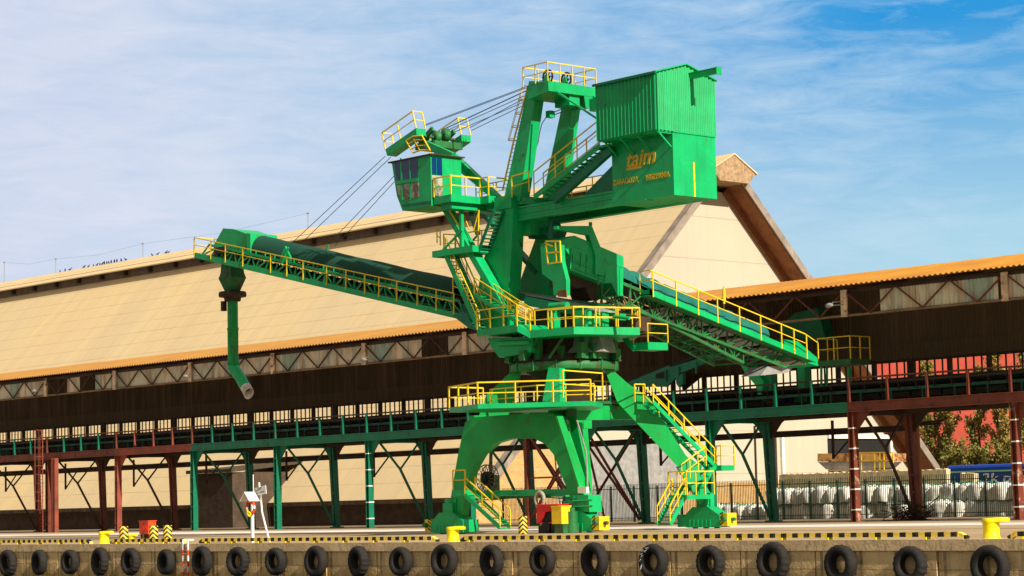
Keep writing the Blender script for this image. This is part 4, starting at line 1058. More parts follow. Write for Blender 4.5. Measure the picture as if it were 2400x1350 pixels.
# side beams
b = MB(); b.prism([atX(1302, 952, -94.2), atX(1470, 950, -94.2), atX(1490, 983, -94.2), atX(1302, 985, -94.2)], (-.6, 0, 0)); ob('side_beam', b, GP, cr)
b = MB(); b.box(-99.9, -99.4, 85.1, 94.3, 6.0, 6.7); ob('side_beam', b, GP, cr)
b = MB(); b.lathe([(1.4, 6.9), (1.7, 7.1), (1.7, 8.6), (2.1, 9.07)], (XC, YC, 0), n=28); ob('pedestal', b, DK, cr)
b = MB(); b.bar((-99.5, 86.2, 6.5), (XC, YC, 6.7), .5, .7); b.bar((-92.4, 86.2, 6.5), (XC, YC, 6.7), .5, .7); b.bar((-99.9, 92.9, 6.5), (XC, YC, 6.7), .5, .7); ob('cross_girder', b, GD, cr)
# sill beams near the ground
b = MB(); b.pY([(1112, 1150), (1338, 1146), (1342, 1160), (1112, 1166)], YF + .1, YF + .5); ob('sill_beam', b, G, cr)
b = MB(); b.tube(at(1175, 1163, YF - .1), at(1285, 1162, YF - .1), .07); b.tube(at(1150, 1168, YF - .1), at(1290, 1164, YF - .1), .05); b.path([at(x, y, YF - .12) for x, y in ((1116, 1170), (1150, 1172), (1200, 1167), (1290, 1166), (1340, 1170))], .03); ob('conduit', b, GD, cr)
b = MB(); b.box(-101.0, -100.7, 85.2, 94.4, 2.0, 2.4); ob('sill_beam', b, G, cr)
b = MB(); b.prism([at(1354, 1141, YF - .3), at(1374, 1141, YF - .3), at(1374, 1156, YF - .3), at(1354, 1156, YF - .3)], (0, .2, 0)); ob('control_box', b, WHT, cr)
b = MB(); b.pY([(1352, 1160), (1378, 1160), (1381, 1200), (1350, 1200)], YF - .35, YF + .6); b.tube(at(1342, 1175, YF - .4), at(1388, 1172, YF - .4), .06); b.tube(at(1344, 1188, YF - .4), at(1390, 1186, YF - .4), .06); ob('leg_foot', b, G, cr)
# pipes up the right leg
b = MB(); b.path([atX(1352, 985, -89.9) , atX(1374, 1060, -89.9), atX(1378, 1160, -89.9)], .05); ob('riser_pipe', b, GREY, cr)

# ---- portal platform
zd = 6.75
A_, B_, C_ = atZ(1053, 967, zd), atZ(1120, 958, zd), atZ(1385, 951, zd)
ddx = C_ - A_
pl = deck('platform', [A_, B_, C_, (C_.x - 1.8, C_.y + 2.6), (XC, YC + 1.5), (A_.x + 1.0, A_.y + 4.5)], cr, zd, zd + .26, G)
rail('railing', [Vector((A_.x, A_.y + 2.5, zd + .26)), Vector((A_.x, A_.y, zd + .26)), Vector((B_.x, B_.y, zd + .26)), Vector((C_.x, C_.y, zd + .26))], pl, 1.15, 1.75, .045)
q = Vector((C_.x - .1, C_.y + .1, zd + .3)); rail('railing', [atX(1320, 932, -92.0), atX(1413, 938, -92.0)], pl, 1.5, 2.2, .04)
rail('railing', [Vector((XC - 4.2, YC - .4, zd + .26)), Vector((XC - 2.6, YC - 3.4, zd + .26)), Vector((XC + 1.6, YC - 3.6, zd + .26)), Vector((XC + 4.0, YC - 1.5, zd + .26))], pl, 1.15, 1.3, .038)
b = MB(); b.prism([atD(1305, 938, .6), atD(1450, 940, .6), atD(1450, 947, .6), atD(1305, 945, .6)], (-.8, .8, 0)); ob('walkway', b, GD, pl)
rail('railing', [atD(1392, 938, .3), atD(1452, 940, .3)], pl, 1.1, .8, .035)
# ---- stair down the rear right leg
wv = (.78, 0, 0)
s1 = stair('stairway', atX(1508, 944, -92.1), atX(1652, 1092, -92.1), wv, cr, 17)
rail('railing', [atX(1488, 942, -92.0), atX(1512, 942, -92.0)], s1, 1.0, .8, .035)
L1 = atX(1652, 1092, -92.1)
d_ = deck('stair_landing', [(L1.x - .1, L1.y), (L1.x + 1.3, L1.y), (L1.x + 1.3, L1.y + 1.1), (L1.x - .1, L1.y + 1.1)], cr, L1.z - .3, L1.z)
rail('railing', [Vector((L1.x + 1.3, L1.y, L1.z)), Vector((L1.x + 1.3, L1.y + 1.1, L1.z)), Vector((L1.x - .1, L1.y + 1.1, L1.z))], d_, 1.15, 1.0, .038)
L2 = atX(1612, 1160, -90.4)
s2 = stair('stairway', Vector((L1.x + .9, L1.y + .1, L1.z)), Vector((L1.x + .9, L2.y + .3, L2.z)), (-.6, 0, 0), cr, 8, hand=False)
bb = MB(); bb.bar(atX(1668, 1098, -90.1), atX(1636, 1165, -90.1), .12, .3); ob('stringer', bb, G, s2)
d2 = deck('stair_landing', [(L2.x - .6, L2.y - .9), (L2.x + .8, L2.y - .9), (L2.x + .8, L2.y + 1.3), (L2.x - .6, L2.y + 1.3)], cr, L2.z - .25, L2.z)
rail('railing', [Vector((L2.x - .6, L2.y + 1.3, L2.z)), Vector((L2.x - .6, L2.y - .9, L2.z)), Vector((L2.x + .8, L2.y - .9, L2.z)), Vector((L2.x + .8, L2.y + 1.3, L2.z))], d2, 1.3, .8, .038)
rail('railing', [atX(1598, 1135, -90.8), atX(1655, 1092, -90.3)], d2, 1.1, .6, .035)
s3 = stair('stairway', Vector((L2.x - .5, L2.y - .7, L2.z - .05)), atX(1541, 1229, L2.x - .5), (1.0, 0, 0), cr, 9, mt=G)
# ---- stair at the front left leg
q0, q1 = at(1114, 1160, 83.8), at(1196, 1236, 83.8)
s4 = stair('stairway', q0, q1, (0, -.75, 0), cr, 10)
d4 = deck('stair_landing', [(at(1062, 1160, 83.1).x, 83.05), (q0.x, 83.05), (q0.x, 84.1), (at(1062, 1160, 83.1).x, 84.1)], cr, q0.z - .02, q0.z + .3)
rail('railing', [Vector((at(1062, 1160, 83.1).x, 84.0, q0.z + .3)), Vector((at(1062, 1160, 83.1).x, 83.1, q0.z + .3)), Vector((q0.x, 83.1, q0.z + .3))], d4, 1.1, 1.9, .035)
# ---- cable reel
q = at(1143, 1122, 86.2)
b = MB()
for r_, z_ in ((.80, -.16), (.80, .16)):
    pts = [q + Vector((r_ * math.cos(a), z_, r_ * math.sin(a))) for a in [2 * math.pi * j / 28 for j in range(29)]]; b.path(pts, .03, 5)
    for j in range(16): a = 2 * math.pi * j / 16; b.bar(q + Vector((.3 * math.cos(a), z_, .3 * math.sin(a))), q + Vector((r_ * math.cos(a), z_, r_ * math.sin(a))), .03)
for j in range(16): a = 2 * math.pi * j / 16; b.bar(q + Vector((.8 * math.cos(a), -.16, .8 * math.sin(a))), q + Vector((.8 * math.cos(a), .16, .8 * math.sin(a))), .03)
k = ob('cable_reel', b, mat('reel_metal', (.22, .19, .15), .6, .3, 2), cr)
b = MB(); b.lathe([(.05, -.17), (.42, -.17), (.42, .17), (.05, .17)], q, (0, 1, 0), 24); b.lathe([(.02, -.2), (.2, -.2), (.2, -.17)], q, (0, 1, 0), 16); ob('wound_cable', b, BLK, k)
b = MB(); b.box(q.x - .3, q.x + .35, q.y + .2, q.y + .6, 1.9, q.z + .2); b.bar((q.x - .1, q.y + .3, q.z + .2), (q.x + .0, q.y + .3, q.z + 1.6), .14); ob('reel_stand', b, GD, k)

# ---- slewing ring and machinery below the upper deck
b = MB(); b.lathe([(2.2, 9.08), (3.05, 9.08), (3.1, 9.12), (3.1, 9.48), (3.05, 9.55), (2.2, 9.6)], (XC, YC, 0), n=40); sr = ob('slewing_ring', b, GD, cr)
b = MB()
for j in range(14): a = 2 * math.pi * j / 14; b.box(XC + 3.1 * math.cos(a) - .04, XC + 3.1 * math.cos(a) + .04, YC + 3.1 * math.sin(a) - .05, YC + 3.1 * math.sin(a) + .05, 9.05, 9.6)
obs('ring_flange', b, GD, sr, .01)
b = MB(); b.lathe([(2.6, 9.6), (2.6, 9.95), (2.2, 10.0), (2.2, 11.2)], (XC, YC, 0), n=30); ob('slewing_drum', b, DK, cr)
random.seed(5)
b = MB()
for j in range(26):
    a = random.uniform(0, 6.28); r_ = random.uniform(2.2, 3.3); x, y = XC + r_ * math.cos(a), YC + r_ * math.sin(a); b.box(x - .2, x + .2, y - .15, y + .15, 9.65, random.uniform(10.2, 11.2))
for j in range(12):
    a = 2 * math.pi * j / 12; b.bar((XC + 2.9 * math.cos(a), YC + 2.9 * math.sin(a), 9.7), (XC + 2.9 * math.cos(a + .4), YC + 2.9 * math.sin(a + .4), 11.3), .14)
ob('slewing_machinery', b, GD, cr)
b = MB(); b.pY([(1143, 792), (1245, 790), (1245, 826), (1170, 838), (1150, 812)], 86.3, 88.4); b.tube(at(1168, 805, 86.2), at(1240, 802, 86.2), .16); k = ob('drive_housing', b, G, cr)
b = MB(); b.prism([at(1196, 803, 86.1), at(1208, 803, 86.1), at(1208, 806, 86.1), at(1196, 806, 86.1)], (0, .1, 0)); b.prism([at(1213, 803, 86.1), at(1222, 803, 86.1), at(1222, 806, 86.1), at(1213, 806, 86.1)], (0, .1, 0)); ob('grease_tag', b, YE, k)
b = MB(); b.prism([(XC + 1.2, YC - 1.6, 10.0), (XC + 3.9, YC - .6, 10.0), (XC + 3.1, YC - .2, 11.1), (XC + 1.6, YC - 1.2, 11.1)], (-.5, 1.5, 0)); ob('spill_tray', b, GREY, cr)
# ---- upper deck
zu, zv = 11.25, 10.86
D = [atZ(x, y, zu) for x, y in ((1118, 789), (1212, 777))] + [atZ(x, y, zv) for x, y in ((1243, 792), (1345, 783), (1500, 785))]
dk = deck('slewing_deck', [(D[0].x, D[0].y), (D[1].x, D[1].y), (D[1].x, YC + 3), (D[0].x, YC + 2)], cr, zu, zu + .40, G)
b = MB(); b.prism([(D[1].x + .02, D[1].y, zu + .4), (D[2].x, D[2].y, zv + .36), (D[2].x, D[2].y, zv - .02), (D[1].x + .02, D[1].y, zu)], (0, 2.5, 0)); ob('ramp', b, G, dk)
dk2 = deck('slewing_deck', [(d.x, d.y) for d in D[2:]] + [(D[4].x - 3, D[4].y + 2.5), (XC - 1, YC + 4), (D[2].x, YC + 2)], cr, zv, zv + .42, G)
zr_, zq_ = zu + .40, zv + .42
rail('railing', [Vector((D[0].x, D[0].y, zr_)), Vector((D[1].x, D[1].y, zr_))], dk, 1.1, 1.5, .04); rail('railing', [Vector((D[1].x, D[1].y, zr_ - .1)), Vector((D[2].x, D[2].y, zq_))], dk, 1.2, .6, .036)
rail('railing', [Vector((d.x, d.y, zq_)) for d in D[2:]], dk2, 1.1, 1.35, .042)
rail('railing', [Vector((D[4].x, D[4].y, zq_)), Vector((D[4].x - 3, D[4].y + 2.5, zq_))], dk2, 1.1, 1.3, .04)
rail('railing', [Vector((D[2].x + .4, D[2].y + 1.0, zq_)), Vector((D[3].x - .4, D[3].y + 1.1, zq_)), Vector((D[4].x - .8, D[4].y + .2, zq_))], dk2, 1.15, 1.1, .034)
b = MB()
for (x0, x1, y0, y1, Y) in ((1347, 1372, 727, 765, 88.2), (1376, 1392, 734, 765, 88.4), (1395, 1412, 730, 765, 88.8), (1418, 1452, 735, 750, 89.5), (1283, 1298, 728, 766, 87.6), (1150, 1200, 740, 768, 88.5)):
    b.prism([at(x0, y0, Y), at(x1, y0, Y), at(x1, y1, Y), at(x0, y1, Y)], (0, .5, 0))
obs('deck_machine', b, G, cr)
b = MB(); b.prism([at(1250, 724, 89), at(1340, 716, 89), at(1345, 775, 89), at(1250, 780, 89)], (0, 1.6, 0)); b.prism([at(1350, 720, 90.5), at(1490, 742, 90.5), at(1490, 775, 90.5), at(1350, 775, 90.5)], (0, 1.2, 0)); ob('machine_core', b, DK, cr)
b = MB(); b.tube(at(1290, 718, 88), at(1330, 716, 88), .22); b.tube(at(1291, 735, 87.7), at(1291, 757, 87.7), .17, 10); b.tube(at(1380, 725, 88), at(1380, 760, 88), .17, 10); b.tube(at(1440, 742, 88.6), at(1475, 746, 88.6), .1); obs('motor', b, G, cr)
# small side platform
q = at(1485, 822, 91.4); r2 = at(1519, 822, 91.4)
k = deck('side_platform', [(q.x, 91.4), (r2.x, 91.4), (r2.x, 93), (q.x, 93)], cr, q.z, q.z + .42)
rail('railing', [Vector((q.x, 91.4, q.z + .42)), Vector((r2.x, 91.4, q.z + .42)), Vector((r2.x, 93, q.z + .42))], k, 1.05, 1.2, .034)
b = MB(); b.bar(at(1462, 790, 91.4), at(1487, 818, 91.4), .12, .3); ob('bracket', b, G, k)

# ---- mast: two leaning columns
near = MB(); near.pY([(1172, 486), (1203, 486), (1198, 600), (1190, 700), (1182, 775), (1110, 742), (1123, 662), (1135, 604)], 87.8, 88.7); ob('mast_column', near, G, cr)
near = MB(); near.pY([(1180, 470), (1240, 190), (1256, 190), (1254, 225), (1218, 470)], 88.0, 88.72); ob('mast_column', near, G, cr)
b = MB(); b.pY([(1262, 540), (1300, 540), (1288, 640), (1282, 705), (1208, 705), (1222, 650)], 90.4, 91.1); ob('mast_column', b, G, cr)
b = MB(); b.pY([(1270, 470), (1312, 272), (1319, 238), (1343, 238), (1324, 373), (1309, 470)], 90.4, 91.05); ob('mast_column', b, G, cr)
b = MB(); q = at(1175, 486, 87.9); r2 = at(1300, 536, 91); b.box(q.x - .4, q.x + 1.1, 87.7, 91.2, q.z - .15, q.z + .6); b.box(q.x + .1, q.x + 1.6, 88.7, 90.4, q.z - 1.6, q.z - .5); ob('mast_cross_beam', b, G, cr)
b = MB(); b.bar(at(1047, 486, 87.1), at(1112, 596, 87.3), .35, .62, (0, 1, 0)); b.bar(at(1112, 596, 87.3), at(1188, 728, 87.4), .40, .66, (0, 1, 0)); ob('brace', b, G, cr)
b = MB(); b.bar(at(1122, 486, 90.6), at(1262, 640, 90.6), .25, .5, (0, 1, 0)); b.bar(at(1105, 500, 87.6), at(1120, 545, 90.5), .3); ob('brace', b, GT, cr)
# mast head
hx0, hx1 = -96.75, -95.0; hz0, hz1 = at(1284, 213, 87.4).z, at(1284, 190, 87.4).z
b = MB(); b.prism([(hx0, 87.4, hz1), (hx1, 87.4, hz1), (hx1, 87.4, hz0), (hx0, 87.4, hz0 - .25)], (0, 3.75, 0)); b.box(hx0 + .3, hx1 - .2, 89.2, 90.0, hz0 - .6, hz0); b.prism([(hx1 - .02, 90.2, hz0), (hx1 - .02, 91.1, hz0), (hx1 - .02, 90.6, hz0 - .7), (hx1 - .02, 90.3, hz0 - .7)], (-1.2, 0, 0)); hd = ob('mast_head', b, G, cr)
rail('railing', [Vector((hx0 - .1, 90.6, hz1)), Vector((hx0 - .35, 87.35, hz1)), Vector((hx1, 87.35, hz1)), Vector((hx1, 91.15, hz1)), Vector((hx0, 91.15, hz1))], hd, 1.1, .95, .034)
for yy in (88.05, 89.5):
    b = MB(); c_ = Vector((-95.75, yy, hz1 + .42))
    pts = [c_ + Vector((.4 * math.cos(a), 0, .4 * math.sin(a))) for a in [2 * math.pi * j / 24 for j in range(25)]]
    b.path(pts, .055, 6)
    for j in range(6): a = math.pi * j / 3; b.bar(c_, c_ + Vector((.4 * math.cos(a), 0, .4 * math.sin(a))), .05)
    b.tube(c_ - Vector((0, .12, 0)), c_ + Vector((0, .12, 0)), .09, 10); ob('pulley', b, BLK, hd)
    b = MB(); b.prism([c_ + Vector((-.3, -.15, -.4)), c_ + Vector((.3, -.15, -.4)), c_ + Vector((.1, -.15, .12)), c_ + Vector((-.1, -.15, .12))], (0, .05, 0)); ob('bearing_plate', b, G, hd)
b = MB()
for yy in (87.6, 89.2): pass
b.bar(at(1306, 216, 87.9), at(1402, 280, 88.1), .1); b.bar(at(1378, 216, 90.9), at(1436, 262, 91), .1); obs('tie_rod', b, G, cr)
b = MB(); b.box(-94.4, -93.6, 90.0, 90.6, at(1310, 265, 90.3).z - .35, at(1310, 265, 90.3).z + .35)
q = at(1286, 268, 89); b.box(q.x - .15, q.x + .2, 88.9, 89.3, q.z - .2, q.z + .2); b.bar(q, at(1318, 255, 90.3), .05); b.bar(q - Vector((0, 0, .15)), at(1318, 262, 90.3), .05); k = obs('floodlight_arm', b, G, cr)[0]
b = MB(); b.path([at(x, y, 89.2) for x, y in ((1281, 273), (1270, 290), (1265, 310), (1262, 330), (1256, 350))], .025); ob('lamp_cable', b, DK, k)
# ladder with cage up the mast
def ladder(name, p, q, parent, w=.42, n=22, mt=None, cage=0, cv=(-1, 0, 0)):
    p, q = Vector(p), Vector(q); wv_ = Vector((0, w, 0)); b = MB(); b.bar(p, q, .075); b.bar(p + wv_, q + wv_, .075)
    for k in range(n): c_ = p.lerp(q, (k + .5) / n); b.bar(c_, c_ + wv_, .03)
    if cage:
        cv = Vector(cv)
        for k in range(cage + 1):
            c_ = p.lerp(q, k / cage); b.path([c_ + wv_ * .5 + Vector((0, math.cos(a) * .33, 0)) + cv * (.68 * math.sin(a)) for a in [math.pi * j / 6 for j in range(7)]], .028, 4)
        for a in (.3, .5, .7): o_ = wv_ * .5 + Vector((0, math.cos(a * math.pi) * .33, 0)) + cv * (.68 * math.sin(a * math.pi)); b.tube(p + o_, q + o_, .026, 4)
    return ob(name, b, mt or YE, parent)
ladder('ladder', at(1205, 325, 88.1), at(1238, 200, 88.1), cr, n=14, cage=4)
ladder('ladder', at(1178, 445, 88.1), at(1205, 325, 88.1), cr, n=13)

# ---- counterweight house
CX0, CX1, CY0, CY1 = -90.75, -86.0, 88.15, 91.5
HX0, HX1, HY0, HY1 = -90.7, -85.98, 87.0, 91.55
zb, zm, ze_ = at(1583, 456, CY0).z, at(1540, 303, HY0).z, at(1540, 168, HY0).z
b = MB(); b.box(CX0, CX1, CY0, CY1, zb, zm + .02); cw = ob('counterweight', b, G, cr)
b = MB(); b.box(CX1 + .001, CX1 + .04, 89.65, 89.77, zb, zb + 1.9); ob('marker_strip', b, YE, cw)
b = MB(); b.box(CX1, CX1 + .05, CY0, CY1, zm - .05, zm + .03); ob('joint_trim', b, G, cw)
mh = thing('x', 'x', 'x') if False else None
b = MB(); b.keep = True; zw = ze_; zp = at(1607, 152, HY0 + 2.2).z
zp = ze_ + .62
b.corr((HX0, HY0, zm), (HX1 - HX0, 0, 0), (0, 0, zw - zm), .285, .045, (0, -1, 0), 6)
b.corr((HX0, HY1, zm), (HX1 - HX0, 0, 0), (0, 0, zw - zm), .285, .045, (0, 1, 0), 6)
# gable ends: corrugated, topped by the gable line
for X_, nn in ((HX1, 1), (HX0, -1)):
    n = 96; vs = []
    for k in range(n + 1):
        f = k / n; yy = HY0 + (HY1 - HY0) * f; top = zw + (zp - zw) * (1 - abs(f - .5) * 2); a_ = .04 * math.cos(2 * math.pi * k / 6)
        vs += [(X_ + a_ * nn, yy, zm), (X_ + a_ * nn, yy, top)]
    b.add(vs, [(2 * k, 2 * k + 2, 2 * k + 3, 2 * k + 1) for k in range(n)])
mh = ob('machinery_house', b, G, cr)
b = MB(); ym = (HY0 + HY1) / 2
for s, ya in ((1, HY0 - .14), (-1, HY1 + .14)):
    b.prism([(HX0 - .1, ya, zw - .03), (HX0 - .1, ym, zp + .02), (HX0 - .1, ym, zp + .09), (HX0 - .1, ya, zw + .05)], (HX1 - HX0 + .22, 0, 0))
ob('roof', b, G, mh)
b = MB(); b.box(HX0 - .1, HX1 + .1, HY0 - .2, HY0 - .08, zw - .1, zw + .02); ob('gutter', b, GT, mh)
b = MB(); b.box(HX0 + .05, HX1 - .05, HY0 + .05, HY1 - .05, zm - .06, zm + .02); 
for x in (HX0 + .4, HX0 + 1.7, HX0 + 3.0, HX1 - .15): b.bar((x, HY0 + .1, zm - .08), (x, CY0, zm - .08), .1, .12); b.bar((x, HY0 + .2, zm - .1), (x, CY0, zm - .85), .08, .08)
ob('floor_frame', b, G, mh)
zh = at(1665, 187, 90.9).z
b = MB(); b.box(HX1 - 1, HX1 + 2.1, 89.55, 89.75, zw - .12, zw + .18); b.box(HX1 + 2.1, HX1 + 2.16, 89.45, 89.85, zw - .2, zw + .24); b.box(HX1 - 1, HX1 + 2.1, 89.5, 89.8, zw + .18, zw + .22); ob('hoist_beam', b, G, mh)
# lettering on the -Y face
q = at(1468, 396, CY0 - .01); pa = at(1470, 391, CY0 - .01)
GOLD = mat('gold_lettering', (.72, .45, .015), .5, .2, 3)
ob('lettering', text_mb('taim', 1.28, (at(1467, 393, CY0).x, CY0 - .02, at(1467, 393, CY0).z), (1, 0, 0), (0, 0, 1), .015, .30, .02, 1.02), GOLD, cw)
b = MB(); za = at(1467, 396, CY0).z; xa = at(1468, 393, CY0).x; b.prism([(xa, CY0 - .02, za - .10), (xa + 1.2, CY0 - .02, za - .10), (xa + 1.25, CY0 - .02, za + .04), (xa + .05, CY0 - .02, za + .04)], (0, .018, 0)); ob('lettering_underline', b, GOLD, cw)
q = at(1445, 434, CY0); ob('lettering', text_mb('ZARAGOZA', .42, (CX0 + .08, CY0 - .02, q.z - .0), (1, 0, 0), (0, 0, 1), .008, 0, .006, .86), GOLD, cw)
q = at(1520, 422, CY0); ob('lettering', text_mb('HISZPANIA', .42, (q.x - .15, CY0 - .02, q.z + .0), (1, 0, 0), (0, 0, 1), .008, 0, .006, .86), GOLD, cw)
# counterweight girders
gx0 = at(1185, 500, 88.2).x
for yy, nm in ((88.2, 'near'), (90.9, 'far')):
    b = MB(); z1, z0 = at(1440, 449, 88.2).z, zb
    b.box(gx0 - .6, CX0, yy, yy + .35, z0 + .05, z1 - .05); b.box(gx0 - .6, CX0 + .0, yy - .08, yy + .43, z1 - .05, z1 + .05); b.box(gx0 - .6, CX0 + 2.6, yy - .08, yy + .43, z0 - .04, z0 + .05); b.box(gx0 - .6, CX0, yy - .06, yy, (z0 + z1) / 2 - .03, (z0 + z1) / 2 + .03)
    ob('counterweight_girder', b, G, cr)
    b = MB(); b.prism([(CX0, yy, z1), (CX0, yy, z1 + 1.5), (CX0 - 2.6, yy, z1)], (0, .3, 0)); ob('gusset', b, GT, cr)
gz = at(1440, 449, 88.2).z
b = MB(); b.box(gx0 + 2.5, CX0, 88.6, 90.9, gz + .05, gz + .1); k = ob('girder_walkway', b, GD, cr)
rail('railing', [Vector((at(1325, 470, 90.9).x, 91.0, gz + .1)), Vector((CX0, 91.0, gz + .1))], k, 1.05, 1.6, .034); rail('railing', [Vector((at(1342, 470, 88.3).x, 88.25, gz + .1)), Vector((CX0, 88.25, gz + .1))], k, .95, 1.5, .03)
# stair up to the machinery house
q0, q1 = at(1252, 462, 87.6), at(1405, 342, 87.6)
st = stair('stairway', q0, q1, (0, .75, 0), cr, 15, sd=.3, hh=1.45, both=True, mt=G)
b = MB(); b.bar(at(1300, 470, 87.9), at(1436, 348, 87.9), .3, .45); ob('strut', b, GT, st)
b = MB(); b.box(q1.x - .4, HX0 + .4, 87.5, 88.6, q1.z - .1, q1.z); ob('stair_head', b, G, st)
rail('railing', [q1 + Vector((-.1, 0, .0)), q1 + Vector((.8, 0, 0))], st, 1.45, .9, .034)

# ---- cab level platform
zc = at(1128, 460, 85.6).z
zc = at(1055, 470, 85.0).z
P_ = [atZ(x, y, zc) for x, y in ((1006, 478), (1057, 472), (1127, 476), (1145, 470), (1197, 474))]
pts = [(P_[0].x, P_[1].y), (P_[1].x, P_[1].y), (P_[1].x, P_[1].y + 2.25), (P_[1].x + .75, P_[1].y + 2.25), (P_[1].x + .75, P_[1].y + 4.1), (P_[0].x - .5, P_[1].y + 4.1)]
cp = deck('cab_platform', pts, cr, zc, zc + .42)
zt_ = zc + .42
rail('railing', [Vector((pts[0][0], pts[0][1], zt_)), Vector((pts[1][0], pts[1][1], zt_)), Vector((pts[2][0], pts[2][1], zt_)), Vector((pts[3][0], pts[3][1], zt_)), Vector((pts[4][0], pts[4][1], zt_))], cp, 1.1, 1.5, .045)
rail('railing', [Vector((pts[4][0], pts[4][1], zt_)), Vector((pts[5][0], pts[5][1], zt_))], cp, 1.1, 1.4, .034)
rail('railing', [Vector((pts[2][0] - 1.3, pts[2][1] + .8, zt_)), Vector((pts[4][0] - 1.3, pts[4][1] - .3, zt_))], cp, 1.0, .32, .034)
b = MB(); b.box(pts[0][0] + .3, pts[1][0] - .3, pts[0][1] + .3, pts[4][1], zc - .35, zc); b.box(pts[1][0] - .2, -98.2, 88.1, 89.0, zc - .3, zc + .1); ob('platform_frame', b, G, cp)
rail('railing', [at(1200, 462, 87.7), at(1240, 450, 87.7)], cp, 1.2, 1.5, .034)
# ---- operator cab
cf = 85.2
b = MB(); xr_ = at(1010, 420, cf).x; ztop, zbot = at(1010, 363, cf).z, at(1010, 482, cf).z
prof = [(918, 370), (1010, 363), (1010, 482), (943, 481), (930, 459)]
W3 = [at(x, y, cf) for x, y in prof]; W3[1].x = xr_; W3[2].x = xr_; W3[0].z = ztop; W3[1].z = ztop
W3[3].z = W3[2].z
b.prism(W3, (0, 2.35, 0)); cb = ob('operator_cab', b, GT if False else G, cr)
b = MB(); b.box(W3[0].x - .25, xr_ + .2, cf - .12, cf + 2.5, ztop, ztop + .07); ob('cab_roof', b, DK, cb)
def pane(px, mt, nm='window', Y=cf - .02):
    b = MB(); b.prism([at(x, y, Y) for x, y in px], (0, .018, 0)); return ob(nm, b, mt, cb)
# zoomed coordinates converted: upper blue panes and lower clear panes
zz = lambda x, y: (880 + x / 5.4, 250 + y / 5.4)
for q4 in ([(235, 700), (308, 690), (310, 940), (270, 945)], [(328, 680), (422, 668), (424, 915), (330, 935)], [(434, 665), (530, 655), (532, 890), (436, 912)]): pane([zz(*c_) for c_ in q4], GLASS)
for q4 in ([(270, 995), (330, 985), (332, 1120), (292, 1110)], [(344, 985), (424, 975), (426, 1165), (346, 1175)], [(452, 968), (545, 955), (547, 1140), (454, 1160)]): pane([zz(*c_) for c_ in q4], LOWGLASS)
xs_ = xr_ + .004
def paneX(y0, y1, z0, z1, mt):
    b = MB(); b.box(xs_, xs_ + .02, cf + y0, cf + y1, z0, z1); return ob('window', b, mt, cb)
hh_ = ztop - zbot
paneX(.08, .42, zbot + .62 * hh_, ztop - .12, GLASS); paneX(.46, .85, zbot + .62 * hh_, ztop - .12, GLASS)
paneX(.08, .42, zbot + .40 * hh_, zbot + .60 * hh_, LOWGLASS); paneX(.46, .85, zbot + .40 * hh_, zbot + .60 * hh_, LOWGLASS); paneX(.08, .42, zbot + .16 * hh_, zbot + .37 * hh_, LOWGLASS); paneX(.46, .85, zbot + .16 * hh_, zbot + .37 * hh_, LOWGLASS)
b = MB()
for x0, x1 in ((308, 328), (422, 434)): b.prism([at(*zz(x0, 650), cf - .04), at(*zz(x1, 650), cf - .04), at(*zz(x1 + 12, 1180), cf - .04), at(*zz(x0 + 12, 1180), cf - .04)], (0, .02, 0))
b.prism([at(*zz(240, 945), cf - .05), at(*zz(540, 900), cf - .05), at(*zz(540, 945), cf - .05), at(*zz(250, 985), cf - .05)], (0, .03, 0)); ob('window_bar', b, G, cb)
b = MB(); b.prism([at(1010, 478, cf - .03), at(943, 484, cf - .03), at(943, 479, cf - .03), at(1010, 470, cf - .03)], (0, .03, 0)); ob('sill_trim', b, GT, cb)
# ---- tilted sheave platforms above the cab
for nm, Y0, dx in (('near', 87.2, 0), ('far', 90.45, 0)):
    sh = at(975, 300, 87.2) - at(903, 350, 87.2)
    a0 = at(903, 350, 87.2); a0.y = Y0; a1 = at(975, 300, 87.2); a1.y = Y0
    if nm == 'far': a1 = at(1081, 315, Y0); a0 = a1 - sh * .98
    b = MB(); dn = Vector((.16, 0, -.42)); b.prism([a0, a1, a1 + Vector((.04, 0, -.42)), a0 + dn], (0, .75, 0)); k = ob('sheave_platform', b, G, cr)
    upn = Vector((-.28, 0, 1)).normalized()
    rail('railing', [a0 + Vector((0, .75, 0)), a0, a1, a1 + Vector((0, .75, 0))], k, 1.12, 1.3, .038, up=upn)
b = MB(); q = at(1018, 322, 88.9)
for dx in (-.5, .1, .55): b.lathe([(.05, -.14), (.42, -.14), (.36, -.08), (.36, .08), (.42, .14), (.05, .14)], q + Vector((dx, dx * .8, dx * .2)), (.2, 1, 0), 18)
b.box(q.x - .9, q.x + .9, 88.1, 90.4, q.z - .75, q.z - .35); b.bar(q + Vector((-.7, -.6, -.3)), q + Vector((.6, -.6, .4)), .16, .3); b.bar(q + Vector((-.7, 1.1, -.3)), q + Vector((.6, 1.1, .4)), .16, .3); b.tube(q + Vector((.0, -.9, 0)), q + Vector((0, 1.6, 0)), .1); ob('rope_sheave', b, GD, cr)
b = MB(); b.path([at(x, y, 86.6) for x, y in ((952, 330), (968, 320), (990, 318))], .05); b.path([at(x, y, 86.6) for x, y in ((952, 330), (968, 358))], .05); b.path([at(x, y, 86.6) for x, y in ((990, 320), (1008, 352))], .05); b.path([at(x, y, 86.6) for x, y in ((968, 358), (985, 352), (1008, 352))], .05); b.path([at(x, y, 86.6) for x, y in ((957, 338), (975, 328), (995, 328))], .04); b.path([at(x, y, 86.6) for x, y in ((963, 350), (978, 342), (1000, 340))], .04); b.path([at(x, y, 86.6) for x, y in ((970, 326), (984, 352))], .04); ob('sheave_guard', b, YE, cr)
